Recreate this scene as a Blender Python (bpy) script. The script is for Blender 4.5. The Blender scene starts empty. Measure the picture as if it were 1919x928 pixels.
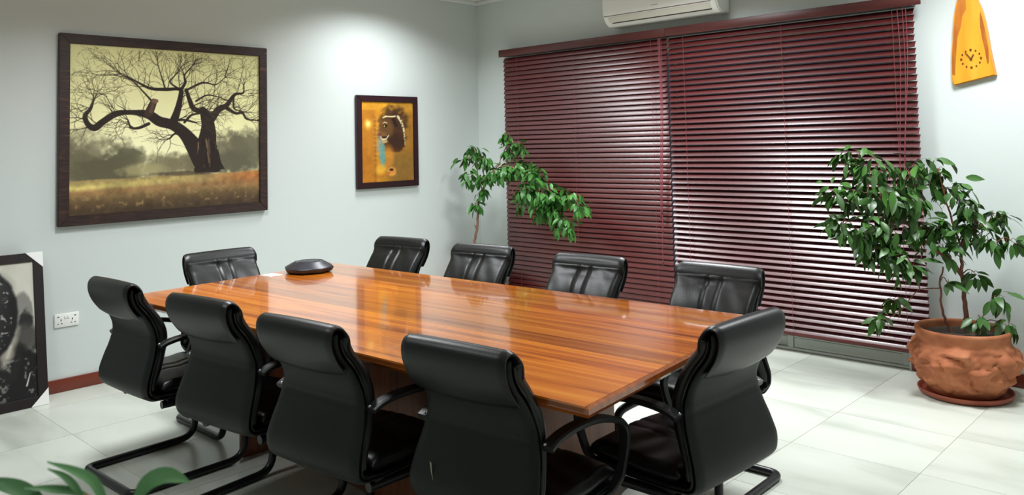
import bpy, bmesh, math, random
import numpy as np
from mathutils import Vector, Matrix, Quaternion, noise

S = bpy.context.scene
C = S.collection
PI = math.pi
rng = random.Random(7)

# ------------------------------------------------------------------ camera
cam_d = bpy.data.cameras.new('camera')
cam = bpy.data.objects.new('camera', cam_d)
C.objects.link(cam)
cam_d.sensor_fit = 'HORIZONTAL'
cam_d.sensor_width = 36.0
cam_d.lens = 1520.18 / 1919 * 36
cam_d.shift_y = -(464 - 182.53) / 1919
cam_d.clip_start = 0.05
CR = Vector((0.72612933, 0.68715426, -0.02356307))
CU = Vector((0.05691231, -0.02591667, 0.99804274))
CF = Vector((-0.68519865, 0.72604914, 0.05792639))
cam.matrix_world = Matrix(((CR.x, CU.x, -CF.x, 5.78767), (CR.y, CU.y, -CF.y, -5.64167), (CR.z, CU.z, -CF.z, 1.52), (0, 0, 0, 1)))
cam_d.dof.use_dof = True
cam_d.dof.focus_distance = 4.3
cam_d.dof.aperture_fstop = 7.0
S.camera = cam

# ------------------------------------------------------------------ world, exposure
wd = bpy.data.worlds.new('world')
S.world = wd
wd.use_nodes = True
wd.node_tree.nodes['Background'].inputs[0].default_value = (0.30, 0.36, 0.48, 1)
wd.node_tree.nodes['Background'].inputs[1].default_value = 0.12
S.view_settings.view_transform = 'Standard'
S.view_settings.look = 'None'
S.view_settings.exposure = 0.32
S.view_settings.gamma = 1.0
S.view_settings.use_curve_mapping = False

# ------------------------------------------------------------------ ceiling downlights (position, watts)
ROOM_X, ROOM_Y, ROOM_Z = 7.0, -7.6, 2.95
LAMPS = [(0.78, -1.40, 25), (4.72, -0.90, 37), (2.65, -1.25, 50), (1.60, -3.50, 34), (4.80, -3.30, 13),
         (5.90, -5.40, 6), (2.20, -5.60, 14)]
LAMP_SPREAD = math.radians(142)
LAMP_COL = (0.93, 0.97, 1.0)
lamp_objs = []
for (x, y, pw) in LAMPS:
    ld = bpy.data.lights.new('bulb', 'AREA')
    ld.shape = 'SQUARE'
    ld.size = 0.50
    ld.energy = pw
    ld.color = LAMP_COL
    ld.spread = LAMP_SPREAD
    lo = bpy.data.objects.new('bulb', ld)
    lo.location = (x, y, ROOM_Z - 0.022)
    C.objects.link(lo)
    lamp_objs.append(lo)


# ================================================================== helpers
def s2l(c):
    c = np.asarray(c, dtype=float) / 255.0
    return np.where(c <= 0.04045, c / 12.92, ((c + 0.055) / 1.055) ** 2.4)


def rgb(r, g, b):
    v = s2l((r, g, b))
    return (float(v[0]), float(v[1]), float(v[2]), 1.0)


def mat(name, col, rough=0.5, metal=0.0, coat=0.0, spec=0.5, bump=None, rand=0.0, coat_rough=0.05):
    """principled material; bump=(scale, strength); rand = per-object value variation"""
    m = bpy.data.materials.new(name)
    m.use_nodes = True
    nt = m.node_tree
    b = nt.nodes['Principled BSDF']
    b.inputs['Base Color'].default_value = col
    b.inputs['Roughness'].default_value = rough
    b.inputs['Metallic'].default_value = metal
    b.inputs['Coat Weight'].default_value = coat
    b.inputs['Coat Roughness'].default_value = coat_rough
    b.inputs['Specular IOR Level'].default_value = spec
    if bump:
        tc = nt.nodes.new('ShaderNodeTexCoord')
        n = nt.nodes.new('ShaderNodeTexNoise')
        n.inputs['Scale'].default_value = bump[0]
        n.inputs['Detail'].default_value = 5
        bp = nt.nodes.new('ShaderNodeBump')
        bp.inputs['Strength'].default_value = bump[1]
        bp.inputs['Distance'].default_value = 0.01
        nt.links.new(tc.outputs['Object'], n.inputs['Vector'])
        nt.links.new(n.outputs['Fac'], bp.inputs['Height'])
        nt.links.new(bp.outputs['Normal'], b.inputs['Normal'])
    if rand:
        oi = nt.nodes.new('ShaderNodeObjectInfo')
        mr = nt.nodes.new('ShaderNodeMapRange')
        mr.inputs['To Min'].default_value = 1 - rand
        mr.inputs['To Max'].default_value = 1 + rand
        hs = nt.nodes.new('ShaderNodeHueSaturation')
        hs.inputs['Color'].default_value = col
        nt.links.new(oi.outputs['Random'], mr.inputs['Value'])
        nt.links.new(mr.outputs['Result'], hs.inputs['Value'])
        nt.links.new(hs.outputs['Color'], b.inputs['Base Color'])
    return m


def streak_mat(name, stops, scale, rough, coat=0.0, distort=0.0, detail=6, rand=0.0, bump=0.0, spec=0.5):
    """noise stretched by scale=(x,y,z) in object space -> colour ramp stops [(pos, col)]"""
    m = mat(name, stops[0][1], rough, coat=coat, spec=spec)
    nt = m.node_tree
    b = nt.nodes['Principled BSDF']
    tc = nt.nodes.new('ShaderNodeTexCoord')
    mp = nt.nodes.new('ShaderNodeMapping')
    mp.inputs['Scale'].default_value = scale
    n = nt.nodes.new('ShaderNodeTexNoise')
    n.inputs['Scale'].default_value = 1.0
    n.inputs['Detail'].default_value = detail
    n.inputs['Distortion'].default_value = distort
    oi = nt.nodes.new('ShaderNodeObjectInfo')
    ad = nt.nodes.new('ShaderNodeVectorMath')
    ad.operation = 'ADD'
    ml = nt.nodes.new('ShaderNodeMath')
    ml.operation = 'MULTIPLY'
    ml.inputs[1].default_value = 37.0
    cr = nt.nodes.new('ShaderNodeValToRGB')
    e = cr.color_ramp.elements
    e[0].position, e[0].color = stops[0]
    e[1].position, e[1].color = stops[-1]
    for p, c in stops[1:-1]:
        k = e.new(p)
        k.color = c
    nt.links.new(tc.outputs['Object'], mp.inputs['Vector'])
    nt.links.new(mp.outputs['Vector'], ad.inputs[0])
    nt.links.new(oi.outputs['Random'], ml.inputs[0])
    nt.links.new(ml.outputs[0], ad.inputs[1])
    nt.links.new(ad.outputs['Vector'], n.inputs['Vector'])
    nt.links.new(n.outputs['Fac'], cr.inputs['Fac'])
    out = cr.outputs['Color']
    if rand:
        mr = nt.nodes.new('ShaderNodeMapRange')
        mr.inputs['To Min'].default_value = 1 - rand
        mr.inputs['To Max'].default_value = 1 + rand
        hs = nt.nodes.new('ShaderNodeHueSaturation')
        nt.links.new(oi.outputs['Random'], mr.inputs['Value'])
        nt.links.new(mr.outputs['Result'], hs.inputs['Value'])
        nt.links.new(out, hs.inputs['Color'])
        out = hs.outputs['Color']
    nt.links.new(out, b.inputs['Base Color'])
    if bump:
        bp = nt.nodes.new('ShaderNodeBump')
        bp.inputs['Strength'].default_value = bump
        bp.inputs['Distance'].default_value = 0.004
        nt.links.new(n.outputs['Fac'], bp.inputs['Height'])
        nt.links.new(bp.outputs['Normal'], b.inputs['Normal'])
    return m


def obj(name, me, m=None, parent=None, loc=None, rot=None):
    o = bpy.data.objects.new(name, me)
    C.objects.link(o)
    if m is not None and me is not None and not me.materials:
        me.materials.append(m)
    if parent is not None:
        o.parent = parent
    if loc is not None:
        o.location = loc
    if rot is not None:
        o.rotation_euler = rot
    return o


def tag(o, label=None, cat=None, group=None, kind=None):
    if label:
        o['label'] = label
    if cat:
        o['category'] = cat
    if group:
        o['group'] = group
    if kind:
        o['kind'] = kind
    return o


def empty(name, loc=(0, 0, 0), rz=0.0, **k):
    o = bpy.data.objects.new(name, None)
    o.empty_display_size = 0.1
    C.objects.link(o)
    o.location = loc
    o.rotation_euler = (0, 0, rz)
    return tag(o, **k)


def struct(name, me, m, parent=None):
    o = obj(name, me, m, parent)
    if parent is None:
        o['kind'] = 'structure'
    return o


def finish(bm, name, angle=35):
    me = bpy.data.meshes.new(name)
    bm.normal_update()
    bm.to_mesh(me)
    bm.free()
    me.polygons.foreach_set('use_smooth', [True] * len(me.polygons))
    me.set_sharp_from_angle(angle=math.radians(angle))
    return me


def add_box(bm, x0, x1, y0, y1, z0, z1, bev=0.0, seg=2):
    r = bmesh.ops.create_cube(bm, size=1.0)
    vs = r['verts']
    for v in vs:
        v.co = Vector((x0 + (v.co.x + 0.5) * (x1 - x0), y0 + (v.co.y + 0.5) * (y1 - y0), z0 + (v.co.z + 0.5) * (z1 - z0)))
    if bev > 0:
        es = list({e for v in vs for e in v.link_edges})
        bmesh.ops.bevel(bm, geom=es, offset=bev, segments=seg, profile=0.5, affect='EDGES')


def box_me(name, x0, x1, y0, y1, z0, z1, bev=0.0, seg=2):
    bm = bmesh.new()
    add_box(bm, x0, x1, y0, y1, z0, z1, bev, seg)
    return finish(bm, name)


def mesh_pd(name, vs, fs, smooth=True, angle=40):
    me = bpy.data.meshes.new(name)
    me.from_pydata([tuple(v) for v in vs], [], fs)
    me.validate()
    me.update()
    if smooth:
        me.polygons.foreach_set('use_smooth', [True] * len(me.polygons))
        me.set_sharp_from_angle(angle=math.radians(angle))
    return me


def catmull(pts, n):
    """resample a polyline through a Catmull-Rom spline, n points, even arc length"""
    P = np.array(pts, dtype=float)
    if len(P) < 3:
        t = np.linspace(0, 1, n)[:, None]
        return P[0] * (1 - t) + P[-1] * t
    Q = np.vstack([2 * P[0] - P[1], P, 2 * P[-1] - P[-2]])
    out = []
    for i in range(1, len(Q) - 2):
        p0, p1, p2, p3 = Q[i - 1], Q[i], Q[i + 1], Q[i + 2]
        for t in np.linspace(0, 1, 16, endpoint=False):
            out.append(0.5 * ((2 * p1) + (-p0 + p2) * t + (2 * p0 - 5 * p1 + 4 * p2 - p3) * t * t + (-p0 + 3 * p1 - 3 * p2 + p3) * t ** 3))
    out.append(P[-1])
    out = np.array(out)
    d = np.r_[0, np.cumsum(np.linalg.norm(np.diff(out, axis=0), axis=1))]
    s = np.linspace(0, d[-1], n)
    return np.stack([np.interp(s, d, out[:, k]) for k in range(out.shape[1])], axis=1)


def add_tube(bm, pts, radii, seg=10, cap=True):
    pts = [Vector(p) for p in pts]
    n = len(pts)
    if not hasattr(radii, '__len__'):
        radii = [radii] * n
    rings = []
    prev = None
    for i in range(n):
        t = (pts[min(i + 1, n - 1)] - pts[max(i - 1, 0)]).normalized()
        if prev is None:
            a = Vector((0, 0, 1)) if abs(t.z) < 0.9 else Vector((1, 0, 0))
            u = t.cross(a).normalized()
        else:
            u = (prev - t * prev.dot(t))
            u = u.normalized() if u.length > 1e-6 else t.orthogonal().normalized()
        prev = u
        w = t.cross(u)
        rings.append([bm.verts.new(pts[i] + (u * math.cos(2 * PI * k / seg) + w * math.sin(2 * PI * k / seg)) * radii[i]) for k in range(seg)])
    for i in range(n - 1):
        for k in range(seg):
            bm.faces.new((rings[i][k], rings[i][(k + 1) % seg], rings[i + 1][(k + 1) % seg], rings[i + 1][k]))
    if cap:
        bm.faces.new(rings[0][::-1])
        bm.faces.new(rings[-1])


def tube_me(name, pts, radii, seg=10):
    bm = bmesh.new()
    add_tube(bm, pts, radii, seg)
    bmesh.ops.recalc_face_normals(bm, faces=bm.faces)
    return finish(bm, name, 60)


def round_path(pts, r, k=6):
    """polyline with every inner corner rounded by radius r (arc via quadratic blend)"""
    P = [Vector(p) for p in pts]
    out = [P[0]]
    for i in range(1, len(P) - 1):
        a, b, c = P[i - 1], P[i], P[i + 1]
        d1, d2 = (a - b), (c - b)
        rr = min(r, d1.length * 0.49, d2.length * 0.49)
        s, e = b + d1.normalized() * rr, b + d2.normalized() * rr
        for j in range(k + 1):
            t = j / k
            out.append(s * (1 - t) ** 2 + b * 2 * t * (1 - t) + e * t * t)
    out.append(P[-1])
    return out


def lathe_me(name, prof, seg=48, disp=None, angle=50):
    vs, fs = [], []
    for (r, z) in prof:
        for k in range(seg):
            a = 2 * PI * k / seg
            rr = r + (disp(a, z, r) if disp else 0.0)
            vs.append((rr * math.cos(a), rr * math.sin(a), z))
    n = len(prof)
    for i in range(n - 1):
        for k in range(seg):
            fs.append((i * seg + k, i * seg + (k + 1) % seg, (i + 1) * seg + (k + 1) % seg, (i + 1) * seg + k))
    fs.append(tuple(range(seg))[::-1])
    fs.append(tuple((n - 1) * seg + k for k in range(seg)))
    return mesh_pd(name, vs, fs, angle=angle)


# ================================================================== materials
M = {}
M['wall'] = mat('wall_paint', rgb(206, 213, 210), 0.6, bump=(220, 0.05), spec=0.3)
M['ceiling'] = mat('ceiling_paint', rgb(228, 230, 228), 0.8)
M['tile'] = streak_mat('floor_tile', [(0.28, rgb(176, 180, 168)), (0.48, rgb(200, 204, 193)), (0.8, rgb(208, 211, 201))], (1.1, 3.6, 1), 0.30, distort=0.5, rand=0.02, spec=0.45)
M['grout'] = mat('grout', rgb(164, 162, 148), 0.9)
M['skirting'] = mat('skirting_wood', rgb(112, 48, 32), 0.35, bump=(40, 0.05))
M['alu'] = mat('aluminium_frame', rgb(186, 193, 184), 0.45)
M['slat'] = streak_mat('blind_wood', [(0.3, rgb(74, 20, 22)), (0.7, rgb(92, 27, 28))], (2, 60, 60), 0.36, rand=0.12, spec=0.9, coat=0.45)
M['slat'].node_tree.nodes['Principled BSDF'].inputs['Coat Roughness'].default_value = 0.22
M['rail'] = streak_mat('blind_rail_wood', [(0.3, rgb(70, 28, 28)), (0.7, rgb(90, 40, 34))], (2, 60, 60), 0.4, spec=0.5)
M['cord'] = mat('blind_cord', rgb(132, 56, 66), 0.7)
M['leather'] = mat('black_leather', rgb(12, 13, 13), 0.38, bump=(160, 0.06), spec=0.42)
M['shell'] = mat('black_leather_back', rgb(17, 20, 18), 0.48, bump=(220, 0.06), spec=0.28)
M['black'] = mat('black_metal', rgb(22, 22, 24), 0.35, spec=0.5)
M['plastic'] = mat('black_plastic', rgb(22, 24, 24), 0.42, spec=0.5)
M['chrome'] = mat('steel_bolt', rgb(190, 190, 190), 0.25, metal=1.0)
M['plank'] = streak_mat('polished_plank', [(0.28, rgb(116, 52, 14)), (0.42, rgb(178, 92, 22)), (0.58, rgb(206, 118, 32)), (0.8, rgb(224, 150, 60))], (0.9, 22, 8), 0.20, coat=0.75, distort=0.6, detail=8, rand=0.28)
M['edge'] = streak_mat('table_edge_wood', [(0.3, rgb(122, 58, 22)), (0.7, rgb(168, 88, 30))], (1.2, 30, 30), 0.22, coat=0.5)
M['panel'] = streak_mat('table_panel_wood', [(0.3, rgb(112, 62, 40)), (0.7, rgb(146, 88, 58))], (30, 30, 1.5), 0.4)
M['white'] = mat('white_plastic', rgb(236, 237, 232), 0.35)
M['offwhite'] = mat('vent_plastic', rgb(214, 212, 200), 0.45)
M['dark'] = mat('dark_gap', rgb(40, 34, 34), 0.7)
M['maroon'] = mat('trim_line', rgb(96, 40, 42), 0.6)
M['grey'] = mat('grey_print', rgb(120, 118, 118), 0.6)
M['card'] = mat('white_card', rgb(240, 240, 236), 0.6)
M['frame'] = streak_mat('dark_frame_wood', [(0.35, rgb(34, 22, 20)), (0.6, rgb(52, 32, 26)), (0.75, rgb(92, 58, 42))], (9, 9, 60), 0.5, distort=1.0, bump=0.3)
M['frame2'] = mat('dark_frame_paint', rgb(42, 20, 26), 0.4)
M['frame3'] = mat('black_frame_paint', rgb(28, 19, 20), 0.45)
M['board'] = mat('backing_board', rgb(120, 100, 80), 0.8)
M['terracotta'] = streak_mat('terracotta', [(0.3, rgb(140, 82, 54)), (0.55, rgb(176, 108, 74)), (0.8, rgb(196, 134, 98))], (7, 7, 9), 0.75, detail=8, bump=0.25, spec=0.2)
M['saucer'] = mat('terracotta_glaze', rgb(152, 76, 54), 0.5)
M['soil'] = mat('potting_soil', rgb(66, 54, 44), 0.95, bump=(60, 0.8))
M['bark'] = streak_mat('bark', [(0.3, rgb(112, 78, 58)), (0.7, rgb(158, 116, 92))], (30, 30, 6), 0.8, bump=0.4)
M['bark2'] = streak_mat('reddish_bark', [(0.3, rgb(92, 52, 40)), (0.7, rgb(136, 84, 64))], (30, 30, 6), 0.7, bump=0.4)
M['leaf'] = mat('ficus_leaf', rgb(54, 92, 34), 0.40, rand=0.45, spec=0.5)
M['leaf2'] = mat('corner_ficus_leaf', rgb(64, 120, 46), 0.40, rand=0.40, spec=0.5)
M['leaf3'] = mat('blade_leaf', rgb(96, 146, 92), 0.40, rand=0.15, spec=0.5)
M['stem'] = mat('green_stem', rgb(120, 132, 70), 0.5)
M['petal'] = mat('red_bud', rgb(200, 84, 50), 0.5)
M['clockwood'] = streak_mat('clock_wood', [(0.3, rgb(208, 132, 30)), (0.6, rgb(226, 154, 40)), (0.8, rgb(232, 166, 58))], (14, 14, 2.0), 0.35, coat=0.3)
M['clockbark'] = streak_mat('clock_sapwood', [(0.3, rgb(150, 78, 20)), (0.7, rgb(196, 116, 34))], (20, 20, 4), 0.4, coat=0.3)
M['brass'] = mat('brass', rgb(150, 96, 34), 0.3, metal=0.6)
M['hand'] = mat('clock_hand', rgb(92, 44, 12), 0.4)
M['potwhite'] = mat('planter_grey', rgb(150, 150, 146), 0.6)
gl = mat('window_glass', (0.75, 0.8, 0.82, 1), 0.02)
gl.node_tree.nodes['Principled BSDF'].inputs['Transmission Weight'].default_value = 1.0
M['glass'] = gl
em = mat('lamp_diffuser', (1, 1, 1, 1), 0.5)
em.node_tree.nodes['Principled BSDF'].inputs['Emission Color'].default_value = (*LAMP_COL, 1)
em.node_tree.nodes['Principled BSDF'].inputs['Emission Strength'].default_value = 3.0
M['lamp'] = em
vc = mat('painted_canvas', (1, 1, 1, 1), 0.45, spec=0.35)
at = vc.node_tree.nodes.new('ShaderNodeVertexColor')
at.layer_name = 'paint'
vc.node_tree.links.new(at.outputs['Color'], vc.node_tree.nodes['Principled BSDF'].inputs['Base Color'])
M['paint'] = vc

# ================================================================== room shell
fl = empty('floor', (0, 0, 0), kind='structure')
obj('grout_bed', box_me('grout_bed', -0.1, ROOM_X + 0.1, ROOM_Y - 0.1, 0.25, -0.06, -0.0015), M['grout'], fl)
TX = [0.315 - 0.6 + 0.6013 * i for i in range(0, 13)]     # joints along x
TY = [0.06 - 0.5845 * i for i in range(0, 14)]
tile_cache = {}
for i in range(len(TX) - 1):
    for j in range(len(TY) - 1):
        x0, x1 = max(TX[i], 0.0), min(TX[i + 1], ROOM_X)
        y1, y0 = min(TY[j], 0.0), max(TY[j + 1], ROOM_Y)
        if x1 - x0 < 0.02 or y1 - y0 < 0.02:
            continue
        key = (round(x1 - x0, 3), round(y1 - y0, 3))
        if key not in tile_cache:
            hx, hy = key[0] / 2 - 0.0013, key[1] / 2 - 0.0013
            tile_cache[key] = box_me('tile', -hx, hx, -hy, hy, -0.01, 0.0)
        obj('tile', tile_cache[key], M['tile'], fl, ((x0 + x1) / 2, (y0 + y1) / 2, 0.0))

struct('wall_left', box_me('wall_left', -0.15, 0.0, ROOM_Y - 0.15, 0.25, -0.06, ROOM_Z + 0.1), M['wall'])
OX0, OX1, OZ1 = 0.55, 3.955, 2.28          # sliding-door opening
bm = bmesh.new()
add_box(bm, 0.0, OX0, 0.0, 0.22, -0.05, ROOM_Z + 0.1)
add_box(bm, OX1, ROOM_X, 0.0, 0.22, -0.05, ROOM_Z + 0.1)
add_box(bm, OX0, OX1, 0.0, 0.22, OZ1, ROOM_Z + 0.1)
struct('wall_back', finish(bm, 'wall_back'), M['wall'])
struct('wall_right', box_me('wall_right', ROOM_X, ROOM_X + 0.15, ROOM_Y - 0.15, 0.25, -0.06, ROOM_Z + 0.1), M['wall'])
struct('wall_front', box_me('wall_front', 0.0, ROOM_X, ROOM_Y - 0.15, ROOM_Y, -0.06, ROOM_Z + 0.1), M['wall'])
struct('ceiling', box_me('ceiling', -0.15, ROOM_X + 0.15, ROOM_Y - 0.15, 0.25, ROOM_Z, ROOM_Z + 0.12), M['ceiling'])


def baseboard(name, x0, x1, y0, y1):
    struct(name, box_me(name, x0, x1, y0, y1, 0.0, 0.083, 0.004, 2), M['skirting'])


baseboard('baseboard_left', 0.0, 0.016, ROOM_Y, 0.0)
baseboard('baseboard_back', 3.97, ROOM_X - 0.016, -0.016, 0.0)
baseboard('baseboard_corner', 0.016, 0.55, -0.016, 0.0)
baseboard('baseboard_right', ROOM_X - 0.016, ROOM_X, ROOM_Y, 0.0)
# cornice at the ceiling
for k, (a, b, c_, d) in enumerate([(0.0, 0.05, ROOM_Y, 0.0), (0.05, ROOM_X, -0.05, 0.0)]):
    struct('trim_%d' % (k + 1), box_me('trim', a, b, c_, d, ROOM_Z - 0.035, ROOM_Z, 0.008, 2), M['ceiling'])

# sliding glass door behind the blinds
wn = empty('window_1', ((OX0 + OX1) / 2, 0.07, 0.0), kind='structure')
cx = (OX0 + OX1) / 2


def win_part(name, x0, x1, y0, y1, z0, z1, m, bev=0.003):
    return obj(name, box_me(name, x0 - cx, x1 - cx, y0 - 0.07, y1 - 0.07, z0, z1, bev, 1), m, wn)


win_part('sill_track', OX0, OX1, 0.012, 0.13, 0.0, 0.016, M['alu'])
win_part('bottom_rail', OX0 + 0.04, 3.125, 0.045, 0.075, 0.018, 0.088, M['alu'])
win_part('bottom_rail', 3.165, OX1 - 0.002, 0.03, 0.06, 0.018, 0.088, M['alu'])
win_part('glazing_bead', 3.165, OX1 - 0.002, 0.024, 0.05, 0.091, 0.104, M['alu'])
win_part('glazing_bead', OX0 + 0.04, 3.125, 0.04, 0.07, 0.091, 0.104, M['alu'])
for x in (OX0, 1.67, 2.25, 3.12, OX1 - 0.05):
    win_part('stile', x, x + 0.042, 0.025, 0.075, 0.016, 2.24, M['alu'])
win_part('head_rail', OX0, OX1, 0.025, 0.12, 2.24, OZ1, M['alu'])
for a, b in ((OX0 + 0.042, 1.67), (1.712, 2.25), (2.292, 3.12), (3.162, OX1 - 0.05)):
    win_part('pane', a, b, 0.053, 0.059, 0.1, 2.24, M['glass'], 0.0)

# square ceiling fittings that carry the lamps
LAMP_SPOT = ['above the small lion painting', 'above the big potted ficus and the wooden clock', 'in front of the air conditioner',
             'above the left end of the table', 'above the right head of the table', 'behind the viewer on the right', 'behind the near row of chairs on the left']
for lo, (x, y, pw), spot in zip(lamp_objs, LAMPS, LAMP_SPOT):
    t = empty('ceiling_panel_light', (x, y, ROOM_Z), label='square white ceiling panel light ' + spot, cat='ceiling light', group='square ceiling panel lights')
    for k in range(4):
        o = obj('trim_rail', box_me('trim_rail', -0.3, 0.3, 0.262, 0.3, -0.024, 0.0, 0.003, 1), M['white'], t, (0, 0, 0), (0, 0, k * PI / 2))
    lo.parent = t
    lo.location = (0, 0, -0.02)


# ================================================================== blinds
def slat_me(length):
    w, th, n = 0.050, 0.0030, 6
    pr = []
    for i in range(n + 1):
        t = -1 + 2 * i / n
        pr.append((0.5 * w * t, 0.0028 * (1 - t * t)))
    loop = [(u, h + th / 2) for u, h in pr] + [(u, h - th / 2) for u, h in pr[::-1]]
    vs = [(sx * length / 2, u, h) for sx in (-1, 1) for (u, h) in loop]
    k = len(loop)
    fs = [(i, (i + 1) % k, k + (i + 1) % k, k + i) for i in range(k)]
    fs += [tuple(range(k))[::-1], tuple(range(k, 2 * k))]
    return mesh_pd('slat', vs, fs, angle=50)


def blind(x0, x1, vx0, vx1, tilt, label, cords, pulls, ncord):
    Y = -0.062
    root = empty('venetian_blind', ((x0 + x1) / 2, Y, 0.126), label=label, cat='blind', group='dark red wooden venetian blinds')
    ox, oz = (x0 + x1) / 2, 0.126
    L = x1 - x0
    zt, zb, n = 2.322, 0.168, 51
    sm = slat_me(L)
    # front (room-side) edge low: faces look up into the room
    for i in range(n):
        z = zb + (zt - zb) * i / (n - 1) - oz
        a = -(PI / 2 - math.radians(tilt + rng.uniform(-1.6, 1.6)))
        # local +y of the slat is its window-side (upper) edge
        o = obj('slat', sm, M['slat'], root, (rng.uniform(-0.0025, 0.0025), 0, z), (-a, rng.uniform(-0.0007, 0.0007), 0))
    obj('bottom_rail', box_me('bottom_rail', -L / 2, L / 2, -0.026, 0.026, 0.0, 0.024, 0.004, 2), M['rail'], root)
    obj('head_rail', box_me('head_rail', -L / 2, L / 2, -0.028, 0.05, 2.355 - oz, 2.395 - oz, 0.002, 1), M['black'], root)
    bm = bmesh.new()
    a0, a1 = vx0 - ox, vx1 - ox
    add_box(bm, a0, a1, -0.052, -0.040, 2.356 - oz, 2.420 - oz, 0.004, 2)
    add_box(bm, a0, a1, -0.0505, -0.047, 2.352 - oz, 2.3575 - oz, 0.001, 1)
    obj('valance', finish(bm, 'valance'), M['rail'], root)
    for px in cords:
        zz = np.linspace(0.02, 2.24, 3)
        obj('ladder_cord', tube_me('ladder_cord', [(px - ox, -0.0245 - math.sin(math.radians(tilt)) * 0.006, z) for z in zz], 0.0013, 5), M['cord'], root)
    for (xa, za, xb, zb_) in pulls:
        pts = [(xa - ox, -0.036, 2.35 - oz)] + [(xa + (xb - xa) * t + 0.012 * math.sin(t * 5) - ox, -0.036 - 0.006 * math.sin(3 * t), 2.35 + (zb_ - 2.35) * t - oz) for t in np.linspace(0.08, 1, 10)]
        o = obj('pull_cord', tube_me('pull_cord', pts, 0.0022, 5), M['cord'], root)
        obj('tassel', lathe_me('tassel', [(0.003, 0.012), (0.006, 0.006), (0.008, -0.014), (0.006, -0.018), (0.001, -0.018)], 10), M['rail'], o, pts[-1])
    return root


blind(0.428, 2.245, 0.405, 2.2595, 24, 'left dark red wooden venetian blind with nearly closed slats beside the room corner',
      (0.615, 1.30, 2.11), ((2.185, 2.3, 2.185, 0.95), (2.20, 2.3, 2.188, 0.80), (2.215, 2.3, 2.176, 0.55), (2.196, 2.3, 2.172, 0.92)), 3)
blind(2.262, 4.108, 2.2605, 4.169, 40, 'right dark red wooden venetian blind with half open slats behind the big potted ficus',
      (2.413, 3.22, 3.985), ((4.020, 2.3, 4.005, 1.25), (4.052, 2.3, 4.022, 1.05), (4.072, 2.3, 4.035, 1.3)), 3)


# ================================================================== conference table
N1, F1, F2, N2 = Vector((1.377, -3.952)), Vector((1.263, -2.59)), Vector((4.19, -2.46)), Vector((4.339, -3.824))
TZ = 0.78
cen = (N1 + F1 + F2 + N2) / 4
table = empty('conference_table', (cen.x, cen.y, 0), label='long polished orange brown wooden conference table in the middle of the ring of chairs', cat='table')


def quad_pt(u, v):
    """u along the length, v across (0 near .. 1 far)"""
    a = N1.lerp(N2, u)
    b = F1.lerp(F2, u)
    return a.lerp(b, v) - cen


def prism(name, corners, z0, z1, bev):
    bm = bmesh.new()
    lo = [bm.verts.new((c_.x, c_.y, z0)) for c_ in corners]
    hi = [bm.verts.new((c_.x, c_.y, z1)) for c_ in corners]
    n = len(corners)
    bm.faces.new(hi)
    bm.faces.new(lo[::-1])
    for i in range(n):
        bm.faces.new((lo[i], lo[(i + 1) % n], hi[(i + 1) % n], hi[i]))
    bmesh.ops.recalc_face_normals(bm, faces=bm.faces)
    if bev:
        bmesh.ops.bevel(bm, geom=bm.edges[:], offset=bev, segments=2, profile=0.5, affect='EDGES')
    return finish(bm, name)


# staves of the top
vcut = [0.0]
r2 = random.Random(11)
while vcut[-1] < 1:
    vcut.append(vcut[-1] + r2.uniform(0.055, 0.115))
vcut[-1] = 1.0
ee = 0.012
for i in range(len(vcut) - 1):
    v0, v1 = vcut[i], vcut[i + 1]
    cs = [quad_pt(ee * 0.4, v0), quad_pt(1 - ee * 0.4, v0), quad_pt(1 - ee * 0.4, v1), quad_pt(ee * 0.4, v1)]
    mid = sum((c_ for c_ in cs), Vector((0, 0))) / 4
    ang = math.atan2((cs[1] - cs[0]).y, (cs[1] - cs[0]).x)
    R = Matrix.Rotation(-ang, 2)
    me = prism('plank', [R @ (c_ - mid) for c_ in cs], -0.018, 0.0, 0.0)
    me.polygons.foreach_set('use_smooth', [False] * len(me.polygons))
    obj('plank', me, M['plank'], table, (mid.x, mid.y, TZ), (0, 0, ang))
# solid lipping below and around
bm = bmesh.new()
loops = []
for off, z in ((0.010, TZ - 0.001), (0.0, TZ - 0.006), (-0.0, TZ - 0.022), (0.012, TZ - 0.036), (0.06, TZ - 0.040)):
    cs = [quad_pt(0, 0), quad_pt(1, 0), quad_pt(1, 1), quad_pt(0, 1)]
    loops.append([bm.verts.new((c_.x - math.copysign(off, c_.x), c_.y - math.copysign(off, c_.y), z)) for c_ in cs])
for a, b in zip(loops, loops[1:]):
    for i in range(4):
        bm.faces.new((a[i], a[(i + 1) % 4], b[(i + 1) % 4], b[i]))
bm.faces.new(loops[-1])
bm.faces.new(loops[0])
bmesh.ops.recalc_face_normals(bm, faces=bm.faces)
obj('edge_lipping', finish(bm, 'edge_lipping', 25), M['edge'], table)
# panelled pedestal
PX0, PX1, PY0, PY1 = 1.93 - cen.x, 3.64 - cen.x, -3.595 - cen.y, -2.77 - cen.y
for nm, bx in (('end_panel', (PX0, PX0 + 0.04, PY0, PY1)), ('end_panel', (PX1 - 0.04, PX1, PY0, PY1)),
               ('side_panel', (PX0 + 0.04, PX1 - 0.04, PY0 + 0.16, PY0 + 0.19)), ('side_panel', (PX0 + 0.04, PX1 - 0.04, PY1 - 0.19, PY1 - 0.16))):
    obj(nm, box_me(nm, *bx, 0.0, TZ - 0.041, 0.003, 2), M['panel'], table)
obj('plinth', box_me('plinth', PX0 + 0.041, PX1 - 0.041, PY0 + 0.191, PY1 - 0.191, 0.0, 0.08, 0.003, 1), M['panel'], table)


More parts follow.
